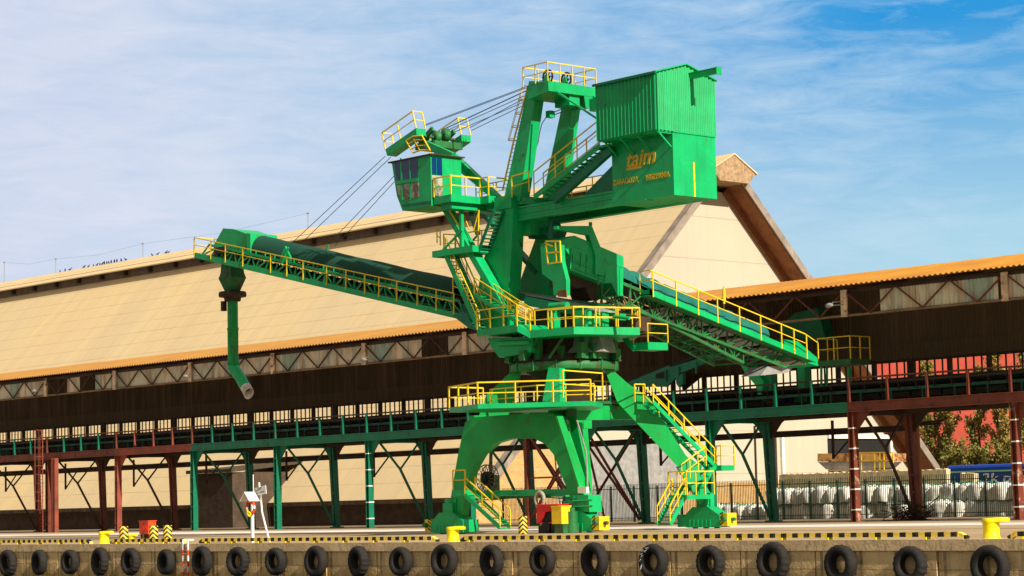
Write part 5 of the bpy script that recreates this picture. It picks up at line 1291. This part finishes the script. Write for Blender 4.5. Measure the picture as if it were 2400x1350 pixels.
b = MB(); b.bar(at(1000, 338, 87.7), at(1062, 366, 87.7), .3, .4); b.bar(at(1062, 366, 88.4), at(1172, 470, 88.4), .35, .42); b.bar(at(1020, 345, 90.6), at(1172, 470, 90.6), .3, .35); b.bar(at(1047, 484, 87.7), at(1030, 350, 87.9), .3, .3); ob('fore_strut', b, G, cr)
# ---- hoist ropes
b = MB(); rr = .022
hd_n, hd_f = Vector((-96.1, 88.0, hz1 + .2)), Vector((-96.1, 89.5, hz1 + .2))
S1, S2 = at(996, 295, 88.0), at(1040, 303, 89.5)
for d_ in (0, .07): b.tube(S1 + Vector((0, 0, d_)), hd_n + Vector((0, 0, d_)), rr, 5)
b.tube(S2, at(1235, 212, 89.3), rr * 1.5, 5); b.tube(S2 + Vector((0, .15, -.1)), at(1235, 222, 89.3), rr, 5); b.tube(at(1100, 300, 90.5), at(1245, 222, 90.5), rr, 5); b.tube(at(1105, 306, 90.7), at(1245, 238, 90.7), rr, 5); b.tube(at(1060, 312, 90.3), at(1235, 236, 90.0), rr, 5)
for (x0, y0, x1, y1, Y) in ((903, 366, 688, 566, 88.0), (916, 368, 704, 572, 88.2), (924, 412, 768, 574, 90.6), (928, 422, 784, 578, 90.8)): b.tube(at(x0, y0, Y), at(x1, y1, Y), rr, 5)
ob('hoist_rope', b, CABLE, cr)

# ---- boom conveyor
BY0, BY1 = 88.2, 90.4
bA, bB = at(455, 604, 87.3), at(1092, 752, 87.3)          # lower line of the walkway edge
bd = (bB - bA).normalized(); bup = Vector((-bd.z, 0, bd.x)); 
if bup.z < 0: bup = -bup
b = MB(); b.prism([bA, bB, bB + bup * .33, bA + bup * .36], (0, .12, 0)); bm = ob('boom', b, G, cr)
b = MB(); b.prism([bA + bup * .05 + Vector((0, .12, 0)), bB + bup * .05 + Vector((0, .12, 0)), bB + bup * .1 + Vector((0, .12, 0)), bA + bup * .1 + Vector((0, .12, 0))], (0, .8, 0)); ob('boom_walkway', b, GD, bm)
r0 = bA + bup * .34; r1 = at(1063, 742, 87.3) + bup * .34
b = MB(); hpx = [456, 495, 529, 570, 635, 673, 711, 766, 811, 855, 888, 930, 978, 1022, 1063]
f_ = lambda px: (at(px, 650, 87.3).x - r0.x) / (r1.x - r0.x)
for px in hpx:
    q = r0.lerp(r1, f_(px)); b.bar(q - bup * .2, q + Vector((0, 0, 1.05)), .065)
b.bar(r0 + Vector((0, 0, 1.05)), r1 + Vector((0, 0, 1.05)), .06); b.bar(r0 + Vector((0, 0, .55)), r1 + Vector((0, 0, .55)), .045)
b.bar(r0 + Vector((0, 0, 1.05)), r0 + Vector((0, 1.6, 1.05)), .055); b.bar(r0 + Vector((0, 0, .55)), r0 + Vector((0, 1.6, .55)), .045); b.bar(r0 + Vector((0, 1.6, 0)), r0 + Vector((0, 1.6, 1.05)), .055)
b.bar(r0 + Vector((0, 1.6, 1.05)), r0 + Vector((1.9, 1.6, .75)), .05)
ob('railing', b, YE, bm)
# twin side trusses
def blin(px, y, Y): return at(px, y, Y)
for Y in (BY0, BY1):
    L0, L1_ = at(470, 602, BY0), at(1092, 744, BY0); U0, U1 = at(490, 574, BY0), at(1075, 705, BY0)
    for v in (L0, L1_, U0, U1): v.y = Y
    b = MB(); b.bar(L0, L1_, .14, .2); b.bar(U0, U1, .14, .16); truss(b, U0, U1, L0, L1_, 26, .085); ob('side_truss', b, G, bm)
b = MB(); 
for k in range(27): f = k / 26; p = at(470, 602, BY0).lerp(at(1092, 744, BY0), f); b.bar((p.x, BY0, p.z), (p.x, BY1, p.z), .1, .1); 
ob('cross_member', b, DK, bm)
for k in range(24):
    f = (k + .5) / 24; p = at(520, 592, BY0).lerp(at(1085, 715, BY0), f); b = MB(); b.tube((p.x, BY0 + .1, p.z + .18), (p.x, BY1 - .1, p.z + .18), .09, 8); b.bar((p.x, BY0, p.z + .1), (p.x, BY0, p.z + .42), .07); b.tube((p.x + .1, BY0 + .2, p.z - .25), (p.x + .1, BY1 - .2, p.z - .25), .07, 8); ob('idler', b, DK, bm)
b = MB(); q0, q1 = at(500, 583, BY0 + .3), at(1085, 714, BY0 + .3); b.prism([q0, q1, q1 + Vector((0, 0, .05)), q0 + Vector((0, 0, .05))], (0, 1.6, 0)); b.prism([q0 - Vector((0, 0, .42)), q1 - Vector((0, 0, .42)), q1 - Vector((0, 0, .38)), q0 - Vector((0, 0, .38))], (0, 1.6, 0)); ob('belt', b, BLK, bm)
# tarpaulin tunnel
b = MB(); c0, c1 = at(588, 582, 88.7), at(1072, 694, 88.7); n = 60; m_ = 28; vs = []; random.seed(2)
fold = [random.uniform(-1, 1) for _ in range(n + 1)]
for i in range(n + 1):
    f = i / n; c_ = c0.lerp(c1, f); c_.y = 89.3; sag = .022 * math.sin(f * 23) + .004 * math.sin(f * 83 + 1)
    for j in range(m_ + 1):
        a = math.pi * j / m_; r_ = 1.05 + sag * math.sin(a) + 0.0
        if i < 2: r_ *= 1.02
        vs.append(c_ + Vector((0, -math.cos(a) * r_ * .98, 0)) + bup * (math.sin(a) * r_ * 1.0) - bup * .12)
b.add(vs, [(i * (m_ + 1) + j, i * (m_ + 1) + j + 1, (i + 1) * (m_ + 1) + j + 1, (i + 1) * (m_ + 1) + j) for i in range(n) for j in range(m_)], True); ob('tarpaulin_cover', b, TARP, bm)
b = MB(); 
for k in range(0, 20): f = k / 19; p = at(600, 590, BY0 - .02).lerp(at(1060, 697, BY0 - .02), f); b.bar(p - bup * .3, p + bup * .1, .07)
obs('cover_hoop', b, G, bm)
# head house
b = MB(); b.pY([(501, 574), (523, 535), (548, 537), (583, 550), (582, 590), (540, 583)], 88.3, 90.3); hh2 = ob('head_cover', b, G, bm)
b = MB(); b.pY([(578, 546), (587, 548), (587, 592), (578, 590)], 88.2, 90.4); ob('head_cover_rim', b, G, hh2)
b = MB(); b.pY([(500, 575), (560, 584), (556, 612), (505, 600)], 88.25, 88.4); q = at(510, 590, 88.2); b.tube((q.x, 88.1, q.z), (q.x, 90.5, q.z), .3, 16); b.box(q.x + .5, q.x + 1.3, 87.9, 88.3, q.z - .2, q.z + .25); ob('head_drum', b, DK, bm)
b = MB(); b.pY([(658, 598), (668, 577), (680, 602), (680, 618), (656, 612)], 88.0, 88.12); b.bar(at(660, 618, 87.95), at(676, 580, 87.95), .1); b.bar(at(760, 600, 90.5), at(770, 575, 90.5), .1); obs('rope_anchor', b, G, bm)
# ---- spout
sx_ = at(545, 700, 89.3).x
zt0 = at(545, 612, 89.3)
zf = lambda y: at(545, y, 89.3).z
sp = None
b = MB()
def frust(b, zs_, cx_, cy_):
    vs = []
    for z, hx_, hy_ in zs_: vs += [(cx_ - hx_, cy_ - hy_, z), (cx_ + hx_, cy_ - hy_, z), (cx_ + hx_, cy_ + hy_, z), (cx_ - hx_, cy_ + hy_, z)]
    n = len(zs_); b.add(vs, [(4 * i + k, 4 * i + (k + 1) % 4, 4 * i + 4 + (k + 1) % 4, 4 * i + 4 + k) for i in range(n - 1) for k in range(4)] + [(0, 1, 2, 3), (4 * n - 1, 4 * n - 2, 4 * n - 3, 4 * n - 4)])
frust(b, [(zf(612), .55, .5), (zf(640), .62, .55), (zf(652), .72, .65), (zf(682), .38, .38)], sx_, 89.3); sp = ob('spout', b, GD, cr)
b = MB(); b.lathe([(.3, zf(697)), (.92, zf(696)), (.95, zf(693)), (.95, zf(688)), (.9, zf(684)), (.3, zf(683))], (sx_, 89.3, 0), n=30); b.lathe([(.55, zf(706)), (.6, zf(697))], (sx_, 89.3, 0), n=24); b.box(sx_ - .7, sx_ - .4, 88.8, 89.1, zf(728), zf(705)); ob('rotation_disc', b, DK, sp)
b = MB(); b.lathe([(.36, zf(706)), (.36, zf(768)), (.40, zf(769)), (.40, zf(773)), (.37, zf(774)), (.37, zf(848)), (.43, zf(849)), (.43, zf(855)), (.37, zf(856))], (sx_, 89.3, 0), n=24); ob('pipe', b, mat('spout_paint', (0.0, .27, .045), .5, .3, 1.2, rust=.35, rustcol=(.10, .08, .03), streak=.4), sp)
e0 = Vector((sx_, 89.3, zf(852))); e1 = at(576, 908, 89.3)
dd = (e1 - e0).normalized()
b = MB(); b.path([e0 + Vector((0, 0, .1)), e0 - Vector((0, 0, .25)), e0 + dd * .5 - Vector((0, 0, .2))], .39, 20); b.tube(e0 + dd * .3 - Vector((0, 0, .15)), e1, .37, 22, cap=False); ob('elbow', b, G, sp)
b = MB(); n = 24; u_ = Vector((0, 1, 0)); v_ = dd.cross(u_); vs = []
for (off, r_) in ((0, .375), (.62, .37), (.62, .33), (0.0, .33)):
    for k in range(n): a = 2 * math.pi * k / n; sl = .28 * math.cos(a) if off > .1 else 0; vs.append(e1 + dd * (off - sl * 0.6 - .05) + u_ * (r_ * math.sin(a)) + v_ * (r_ * math.cos(a)))
b.add(vs, [(i * n + k, i * n + (k + 1) % n, (i + 1) * n + (k + 1) % n, (i + 1) * n + k) for i in range(3) for k in range(n)], True); ob('pale_mouth', b, mat('pale_liner', (.62, .57, .52), .7, .5, 3), sp); b = MB(); b.lathe([(.001, 0), (.335, 0)], e1 + dd * .12, tuple(dd), 20); ob('bore_shade_disc', b, DARKIN, sp)  # dark disc put in for the shade inside the pipe mouth

# ---- stair tower on the left of the mast
q0, q1 = at(1124, 776, 86.7), at(1044, 596, 86.7)
stair('stairway', q0, q1, (0, .8, 0), cr, 20, sd=.32, hh=1.05)
q0_ = at(1016, 604, 86.6); q1_ = at(1112, 596, 86.6)
lp = deck('stair_landing', [(q0_.x, 86.5), (q0_.x + 3.7, 86.5), (q0_.x + 3.7, 88.3), (q0_.x, 88.3)], cr, q0_.z, q0_.z + .38)
rail('railing', [Vector((q0_.x + 3.7, 88.3, q0_.z + .38)), Vector((q0_.x, 88.3, q0_.z + .38)), Vector((q0_.x - .1, 87.5, q0_.z + .38))], lp, 1.1, 1.2, .034)
rail('railing', [Vector((q0_.x - .9, 87.9, q0_.z + .9)), Vector((q0_.x, 86.9, q0_.z + .9))], lp, .9, 1.2, .034)
b = MB(); q = at(1083, 596, 86.7); b.box(q.x - .1, q.x + .1, 86.6, 86.8, q.z, at(1083, 486, 86.7).z); b.bar(at(1036, 588, 86.6), at(1083, 540, 86.6), .1); b.bar(at(1098, 575, 88), at(1125, 545, 88), .09); ob('landing_post', b, G, cr)
s5 = stair('stairway', at(1120, 592, 87.0), at(1158, 492, 87.0), (0, .75, 0), cr, 12, mt=GT, hand=False, sd=.2)
b = MB(); b.bar(at(1050, 488, 86.8), at(1082, 540, 86.8), .06, .12); b.bar(at(1085, 500, 87.4), at(1100, 538, 87.4), .05); b.bar(at(1120, 500, 87.6), at(1110, 540, 87.6), .05); b.bar(at(1096, 545, 87.4), at(1120, 540, 87.4), .05); b.bar(at(1122, 492, 87.2), at(1120, 590, 87.2), .06); ob('cab_stair_rail', b, YE, cr)
# railing line sloping along the boom foot, right side of stair
rail('railing', [at(1062, 690, 88.0), at(1190, 738, 88.0), at(1240, 762, 88.0)], cr, 1.0, 1.3, .036)
rail('railing', [at(1180, 735, 87.2), at(1215, 765, 87.2)], cr, 1.15, .7, .036)
stair('stairway', at(1112, 690, 86.6), at(1232, 768, 86.3), (0, .7, 0), cr, 12, sd=.2, hh=1.0)
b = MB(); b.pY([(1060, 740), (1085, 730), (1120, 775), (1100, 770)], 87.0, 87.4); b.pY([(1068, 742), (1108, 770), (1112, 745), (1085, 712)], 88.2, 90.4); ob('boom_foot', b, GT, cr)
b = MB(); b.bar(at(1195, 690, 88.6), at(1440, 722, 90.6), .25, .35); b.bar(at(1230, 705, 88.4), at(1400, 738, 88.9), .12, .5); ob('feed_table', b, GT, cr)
b = MB(); b.prism([at(1200, 683, 88.8), at(1300, 700, 88.8), at(1400, 728, 88.8), at(1400, 731, 88.8), at(1300, 704, 88.8), at(1200, 687, 88.8)], (0, 1.4, 0)); ob('feed_belt', b, GREY, cr)

# ---- feed conveyor from the gantry
fx = -94.7; fw = 2.7
fc = None
b = MB(); z6 = lambda x, y: (1260 + x / 6.136, 500 + y / 6.136)
b.prism([atX(*z6(*c_), fx) for c_ in [(320, 400), (530, 320), (820, 440), (915, 485), (1235, 620), (1240, 765), (1235, 800), (1225, 1190), (1150, 1180), (1060, 1000), (960, 1005), (480, 820), (470, 620)]], (-1.7, 0, 0)); fc = ob('feed_conveyor_head', b, G, cr)
b = MB(); b.prism([atX(*z6(*c_), fx + .03) for c_ in [(330, 430), (500, 470), (780, 580), (1000, 720), (1240, 785), (1240, 765), (1000, 695), (780, 555), (500, 445), (330, 405)]], (-.1, 0, 0))
for x0, y0, x1, y1 in ((490, 500, 470, 800), (630, 570, 610, 760), (710, 590, 700, 880), (900, 640, 880, 980), (990, 700, 960, 1000), (500, 690, 780, 790), (480, 770, 960, 960), (1180, 790, 1180, 1180)): b.bar(atX(*z6(x0, y0), fx + .03), atX(*z6(x1, y1), fx + .03), .05, .05)
b.prism([atX(*z6(*c_), fx + .05) for c_ in [(510, 590), (600, 600), (600, 690), (510, 680)]], (-.1, 0, 0)); b.prism([atX(*z6(*c_), fx + .05) for c_ in [(725, 620), (760, 630), (760, 690), (725, 690)]], (-.1, 0, 0))
ob('frame_rib', b, G, fc)
b = MB(); b.prism([atX(*z6(*c_), fx + .15) for c_ in [(290, 180), (740, 180), (790, 200), (900, 470), (1000, 700), (960, 900), (830, 870), (830, 600), (740, 310), (290, 225)]], (-.35, 0, 0)); 
b.prism([atX(*z6(*c_), fx - fw + .2) for c_ in [(290, 180), (740, 180), (790, 200), (900, 470), (1000, 700), (830, 600), (740, 310), (290, 225)]], (-.3, 0, 0)); b.bar(atX(*z6(760, 150), fx + .1), atX(*z6(760, 180), fx - fw), .2); ob('support_arm', b, G, fc)
b = MB(); b.pY([z6(*c_) for c_ in [(40, 480), (330, 450), (345, 700), (410, 960), (410, 1180), (230, 1180), (215, 980), (65, 870)]], 87.3, 87.6); ch = ob('transfer_chute', b, G, cr)
b = MB(); b.pY([z6(*c_) for c_ in [(290, 1110), (410, 1100), (420, 1210), (290, 1200)]], 87.27, 87.3); ob('rust_patch_plate', b, RUSTY, ch)
b = MB(); rl = [z6(*c_) for c_ in [(120, 440), (140, 720), (330, 700)]]; 
for a, c_ in (((120, 430), (150, 720)), ((255, 400), (275, 700)), ((320, 400), (335, 700)), ((120, 400), (320, 400)), ((140, 570), (320, 555)), ((150, 725), (335, 700)), ((120, 400), (120, 440)), ((120, 440), (215, 470))): b.bar(at(*z6(*a), 87.1), at(*z6(*c_), 87.1), .075)
ob('inspection_railing', b, YE, ch)
b = MB(); b.prism([atX(*z6(*c_), fx - .6) for c_ in [(440, 880), (560, 830), (850, 960), (860, 1250), (760, 1240), (690, 1060), (580, 1080), (420, 1010)]], (-1.5, 0, 0)); ob('head_underside', b, DK, cr)
b = MB(); b.prism([at(1228, 535, 90.0), at(1310, 530, 90.0), at(1300, 556, 90.0), at(1240, 560, 90.0)], (0, .8, 0)); b.tube(at(1296, 505, 89.2), at(1296, 560, 89.2), .28, 12); b.lathe([(.1, 0), (.4, .05), (.4, .3), (.1, .35)], at(1296, 535, 89.0), (0, 1, 0), 14); b.bar(at(1225, 520, 89.6), at(1310, 560, 89.4), .2); ob('slewing_hoist', b, GT, cr)
# conveyor body : line of the walkway edge in the plane X = fx+1
wx = fx + .75
w0, w1 = atX(1526, 692, wx), atX(1914, 850, wx)
fd = (w1 - w0).normalized()
b = MB(); b.prism([w0, w1, w1 + Vector((0, 0, .34)), w0 + Vector((0, 0, .34))], (-.12, 0, 0)); c_ = atX(1495, 694, wx - .9); b.prism([w0, w0 + Vector((0, 0, .34)), w0 + Vector((-.9, 0, .34)), w0 + Vector((-.9, 0, 0))], fd * .12); fcv = ob('feed_conveyor', b, G, cr)
b = MB(); b.prism([w0 + Vector((-.12, 0, .05)), w1 + Vector((-.12, 0, .05)), w1 + Vector((-.12, 0, .1)), w0 + Vector((-.12, 0, .1))], (-.85, 0, 0)); ob('walkway', b, GD, fcv)
rt = w0 + Vector((0, 0, .34)); re = atX(1889, 838, wx) + Vector((0, 0, .34)); b = MB()
for px in (1532, 1586, 1637, 1682, 1733, 1782, 1830, 1859, 1888):
    f = (atX(px, 740, wx).y - rt.y) / (re.y - rt.y); q = rt.lerp(re, f); b.bar(q - Vector((0, 0, .4)), q + Vector((0, 0, 1.12)), .065)
b.bar(rt + Vector((0, 0, 1.12)), re + Vector((0, 0, 1.12)), .06); b.bar(rt + Vector((0, 0, .55)), re + Vector((0, 0, .55)), .045); b.bar(rt + Vector((0, 0, 1.12)), rt + Vector((-.9, 0, 1.12)), .05); b.bar(rt + Vector((0, 0, .55)), rt + Vector((-.9, 0, .55)), .05); b.bar(rt + Vector((-.9, 0, -.2)), rt + Vector((-.9, 0, 1.12)), .05)
b.bar(re + Vector((0, 0, 1.12)), re + fd * 1.2 + Vector((0, 0, .9)), .045); b.bar(re + fd * 1.2 + Vector((0, 0, -.1)), re + fd * 1.2 + Vector((0, 0, .9)), .045)
ob('railing', b, YE, fcv)
b = MB(); s0 = w0 - fd * 3.2
for X_ in (fx - .15, fx - fw + .2):
    u0, u1, l0, l1 = s0 + Vector((0, 0, .35)), w1 + Vector((0, 0, .35)), s0 + Vector((0, 0, -.95)), w1 - fd * 2 + Vector((0, 0, -.75))
    for v in (u0, u1, l0, l1): v.x = X_
    b.bar(u0, u1, .13, .18); b.bar(l0, l1, .15, .15); truss(b, u0, u1, l0, l1, 15, .08)
for k in range(16):
    f = k / 15; v = (s0 + Vector((0, 0, -.95))).lerp(w1 - fd * 2 + Vector((0, 0, -.75)), f); b.bar((fx - .15, v.y, v.z), (fx - fw + .2, v.y, v.z), .09)
    if k < 15: v2 = (s0 + Vector((0, 0, -.95))).lerp(w1 - fd * 2 + Vector((0, 0, -.75)), f + 1 / 15); b.bar((fx - .15, v.y, v.z), (fx - fw + .2, v2.y, v2.z), .07)
ob('lattice_truss', b, GD, fcv)
# inclined lower carrier truss
m0, m1 = atX(1478, 716, fx - .3), atX(1742, 850, fx - .3)
b = MB()
for X_ in (fx - .3, fx - fw):
    a0_, a1_ = Vector((X_, m0.y, m0.z)), Vector((X_, m1.y, m1.z)); c0_, c1_ = a0_ + Vector((0, 0, 1.3)), a1_ + Vector((0, 0, .8)); b.bar(a0_, a1_, .16, .16); truss(b, c0_, c1_, a0_, a1_, 12, .08, 1)
for k in range(13): f = k / 12; v = m0.lerp(m1, f); b.bar((fx - .3, v.y, v.z), (fx - fw, v.y, v.z), .09)
ob('carrier_truss', b, GD, cr)
b = MB()
for k in range(6):
    f = .15 + k * .15; v = w0.lerp(w1, f); b.prism([Vector((fx - .2, v.y, v.z + .02)), Vector((fx - .2, v.y + 1.5, v.z + .02 + 1.5 * fd.z / fd.y)), Vector((fx - fw + .3, v.y + 1.5, v.z + .02 + 1.5 * fd.z / fd.y)), Vector((fx - fw + .3, v.y, v.z + .02))], (0, 0, -.06))
ob('belly_plate', b, GREY, fcv)
b = MB()
for X_, hgt in ((fx - fw / 2, 0),):
    n = 60; m_ = 12; vs = []; k0 = w0 - fd * 2.6 + Vector((0, 0, .75)); k1 = w1 - fd * 3.2 + Vector((0, 0, .7)); random.seed(9)
    for i in range(n + 1):
        c_ = k0.lerp(k1, i / n); c_.x = X_; sg = .04 * math.sin(i * 1.1) + .03 * random.uniform(-1, 1)
        for j in range(m_ + 1): a = math.pi * j / m_; vs.append(c_ + Vector((math.cos(a) * (1.05 + sg), 0, 0)) + Vector((0, -fd.z, fd.y)) * (math.sin(a) * (.95 + sg)))
    b.add(vs, [(i * (m_ + 1) + j, i * (m_ + 1) + j + 1, (i + 1) * (m_ + 1) + j + 1, (i + 1) * (m_ + 1) + j) for i in range(n) for j in range(m_)], True)
ob('tarpaulin_cover', b, mat('teal_tarpaulin', (0.0, .14, .10), .7, .25, .8, bump=.4, bscale=3), fcv)
b = MB(); k0 = w0 - fd * 2.6 + Vector((0, 0, .45)); k1 = w1 + Vector((0, 0, .4)); k0.x = k1.x = fx - .3; b.prism([k0, k1, k1 + Vector((0, 0, .05)), k0 + Vector((0, 0, .05))], (-2.0, 0, 0)); ob('belt', b, BLK, fcv)
# tail end: cover, chute, legs standing on the gantry
te_ = w1 + Vector((0, .2, 0))
b = MB(); b.prism([atX(1835, 795, fx - .2), atX(1870, 800, fx - .2), atX(1915, 838, fx - .2), atX(1918, 858, fx - .2), atX(1850, 838, fx - .2)], (-2.3, 0, 0)); ob('tail_cover', b, G, fcv)
b = MB(); b.prism([atX(1782, 880, fx - .4), atX(1845, 874, fx - .4), atX(1860, 860, fx - .4), atX(1800, 858, fx - .4)], (-1.6, 0, 0)); ob('spill_plate', b, GREY, fcv)
def legg(px0, y0, px1, y1, w_, nm='tail_leg', fl=.0):
    b = MB(); Y = 117.2; q0_, q1_ = at(px0, y0, Y), at(px1, y1, Y); b.bar(q0_, q1_, w_, w_); b.box(q1_.x - w_ * .9, q1_.x + w_ * .9, Y - .4, Y + .4, q1_.z - .05, q1_.z + .25); return ob(nm, b, G, fcv)
legg(1884, 860, 1886, 940, .62); legg(1806, 868, 1808, 940, .55)
b = MB(); b.pY([(1732, 848), (1756, 850), (1790, 895), (1784, 925), (1776, 925), (1772, 905), (1745, 872)], 115.2, 115.8); ob('tail_arm', b, G, fcv)
q = at(1826, 934, 116.4); b = MB(); b.tube(q - Vector((.5, 0, 0)), q + Vector((.35, 0, 0)), .26, 12); b.box(q.x - .9, q.x - .5, 116.1, 116.7, q.z - .35, q.z + .3); k = ob('tail_motor', b, RUSTY, fcv); b = MB(); b.lathe([(.02, 0), (.3, .0), (.34, .25), (.2, .4), (.02, .42)], q + Vector((.35, 0, 0)), (1, 0, 0), 14); ob('fan_cowl', b, BLUE, k)
# railed balcony at the tail
q0, q1 = at(1932, 856, 117.0), at(2008, 852, 117.0)
b = MB(); b.box(q0.x, q1.x, 116.4, 118.4, q0.z - .1, q0.z + .25); k = ob('tail_balcony', b, GD, cr)
rail('railing', [Vector((q0.x, 118.4, q0.z + .25)), Vector((q0.x, 116.4, q0.z + .25)), Vector((q1.x, 116.4, q0.z + .25)), Vector((q1.x, 118.4, q0.z + .25))], k, 1.5, 1.3, .04)
b = MB(); b.bar(at(1925, 860, 116), at(1925, 945, 116), .12); b.bar(at(1938, 860, 117), at(1938, 945, 117), .12); b.bar(at(1990, 860, 117), at(1990, 945, 117), .2); obs('balcony_post', b, G, k)
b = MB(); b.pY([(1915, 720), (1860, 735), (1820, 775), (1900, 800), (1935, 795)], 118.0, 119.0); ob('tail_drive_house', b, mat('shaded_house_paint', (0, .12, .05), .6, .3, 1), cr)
b = MB(); b.tube(at(1697, 712, 112.5), at(1697, 672, 112.5), .08); b.tube(at(1697, 706, 112.5), at(1697, 680, 112.5), .12); b.bar(at(1697, 712, 112.5), at(1697, 740, 113.5), .05); ob('beacon_mast', b, YE, fcv)
# ---- belt tripper rising from the gantry
tp = thing('belt_tripper', 'dark teal inclined belt tripper on the gantry behind the loader legs', 'belt tripper', at(1600, 935, 115))
b = MB(); z5 = lambda x, y: (1360 + x / 3.0, 820 + y / 3.0)
for Y in (114.9, 117.4):
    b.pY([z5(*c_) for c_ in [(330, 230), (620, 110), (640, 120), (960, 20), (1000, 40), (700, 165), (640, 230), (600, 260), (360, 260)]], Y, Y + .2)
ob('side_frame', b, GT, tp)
b = MB(); b.pY([z5(*c_) for c_ in [(530, 170), (590, 150), (605, 175), (590, 200), (530, 200)]], 114.86, 114.9); ob('frame_opening', b, DARKIN, tp)
b = MB(); b.pY([z5(*c_) for c_ in [(330, 215), (940, -10), (960, 0), (340, 235)]], 115.2, 117.2); ob('belt', b, BLK, tp)
b = MB(); b.pY([z5(*c_) for c_ in [(670, 190), (720, 165), (720, 240), (690, 260), (675, 240)]], 114.8, 115.1)
for x in (600, 690, 815): b.bar(at(*z5(x, 90 + (800 - x) * .25), 114.8), at(*z5(x, 170 + (800 - x) * .25), 114.8), .1)
obs('tripper_bracket', b, GT, tp)
b = MB(); b.pY([z5(*c_) for c_ in [(700, 180), (940, 60), (1130, 90), (1130, 175), (860, 175), (720, 290)]], 118.6, 118.8); ob('back_screen', b, DARKW, tp)

# ---- engine set and coil below the portal
q0, q1 = at(1259, 1250, 83.4), at(1310, 1250, 83.4)
eg = thing('engine_set', 'red and black engine set with a yellow box standing between the loader bogies', 'engine', (q0.x, 83.4, 0))
zr1, zr0 = at(1280, 1184, 83.4).z, at(1280, 1226, 83.4).z
b = MB(); b.prism([(q0.x, 83.4, zr0), (q0.x, 83.4, zr1), (q1.x, 83.4, zr1), (q1.x, 83.4, zr0 + .7), (q0.x + .7, 83.4, zr0 + .6), (q0.x + .3, 83.4, zr0)], (0, 1.0, 0)); b.box(q0.x - .03, q1.x + .03, 83.36, 84.44, zr1, zr1 + .05); b.box(q0.x, q1.x, 83.38, 83.44, zr0 - .02, zr0 + .04); ob('hood', b, RED, eg)
b = MB(); b.box(q0.x + .25, q1.x, 83.5, 84.3, .3, zr0 + .65); b.box(q0.x + .05, q1.x - .1, 83.45, 84.35, .02, .4); b.tube((q0.x + .75, 83.35, .32), (q0.x + .75, 83.6, .32), .32, 18); b.tube((q0.x + 1.5, 83.35, .32), (q0.x + 1.5, 83.6, .32), .32, 18); ob('chassis', b, BLK, eg)
x0, x1 = at(1296, 1200, 83.2).x, at(1319, 1200, 83.2).x
b = MB(); b.box(x0, x1, 83.1, 83.8, at(1310, 1228, 83.2).z, at(1310, 1187, 83.2).z); b.box(x0 - .02, x1 + .02, 83.07, 83.83, at(1310, 1188, 83.2).z, at(1310, 1186, 83.2).z + .02); ob('yellow_box', b, YE, eg)
b = MB(); b.box(x0 + .1, x1, 83.2, 83.75, .02, at(1310, 1229, 83.2).z); ob('box_base', b, GD, eg)
q = at(1265, 1170, 83.9); b = MB(); n = 28; vs = []
for i in range(n):
    for j in range(8): a, ph = 2 * math.pi * i / n, 2 * math.pi * j / 8; rr_ = .34 + .1 * math.cos(ph); vs.append(q + Vector((rr_ * math.cos(a), .1 * math.sin(ph), rr_ * 1.12 * math.sin(a))))
b.add(vs, [(i * 8 + j, i * 8 + (j + 1) % 8, ((i + 1) % n) * 8 + (j + 1) % 8, ((i + 1) % n) * 8 + j) for i in range(n) for j in range(8)], True)
ob('hose_coil', b, mat('pale_hose', (.42, .36, .30), .8, .4, 6, bump=.8, bscale=20), label='pale ring shaped coil hanging on the sill beam above the red engine', cat='hose coil')
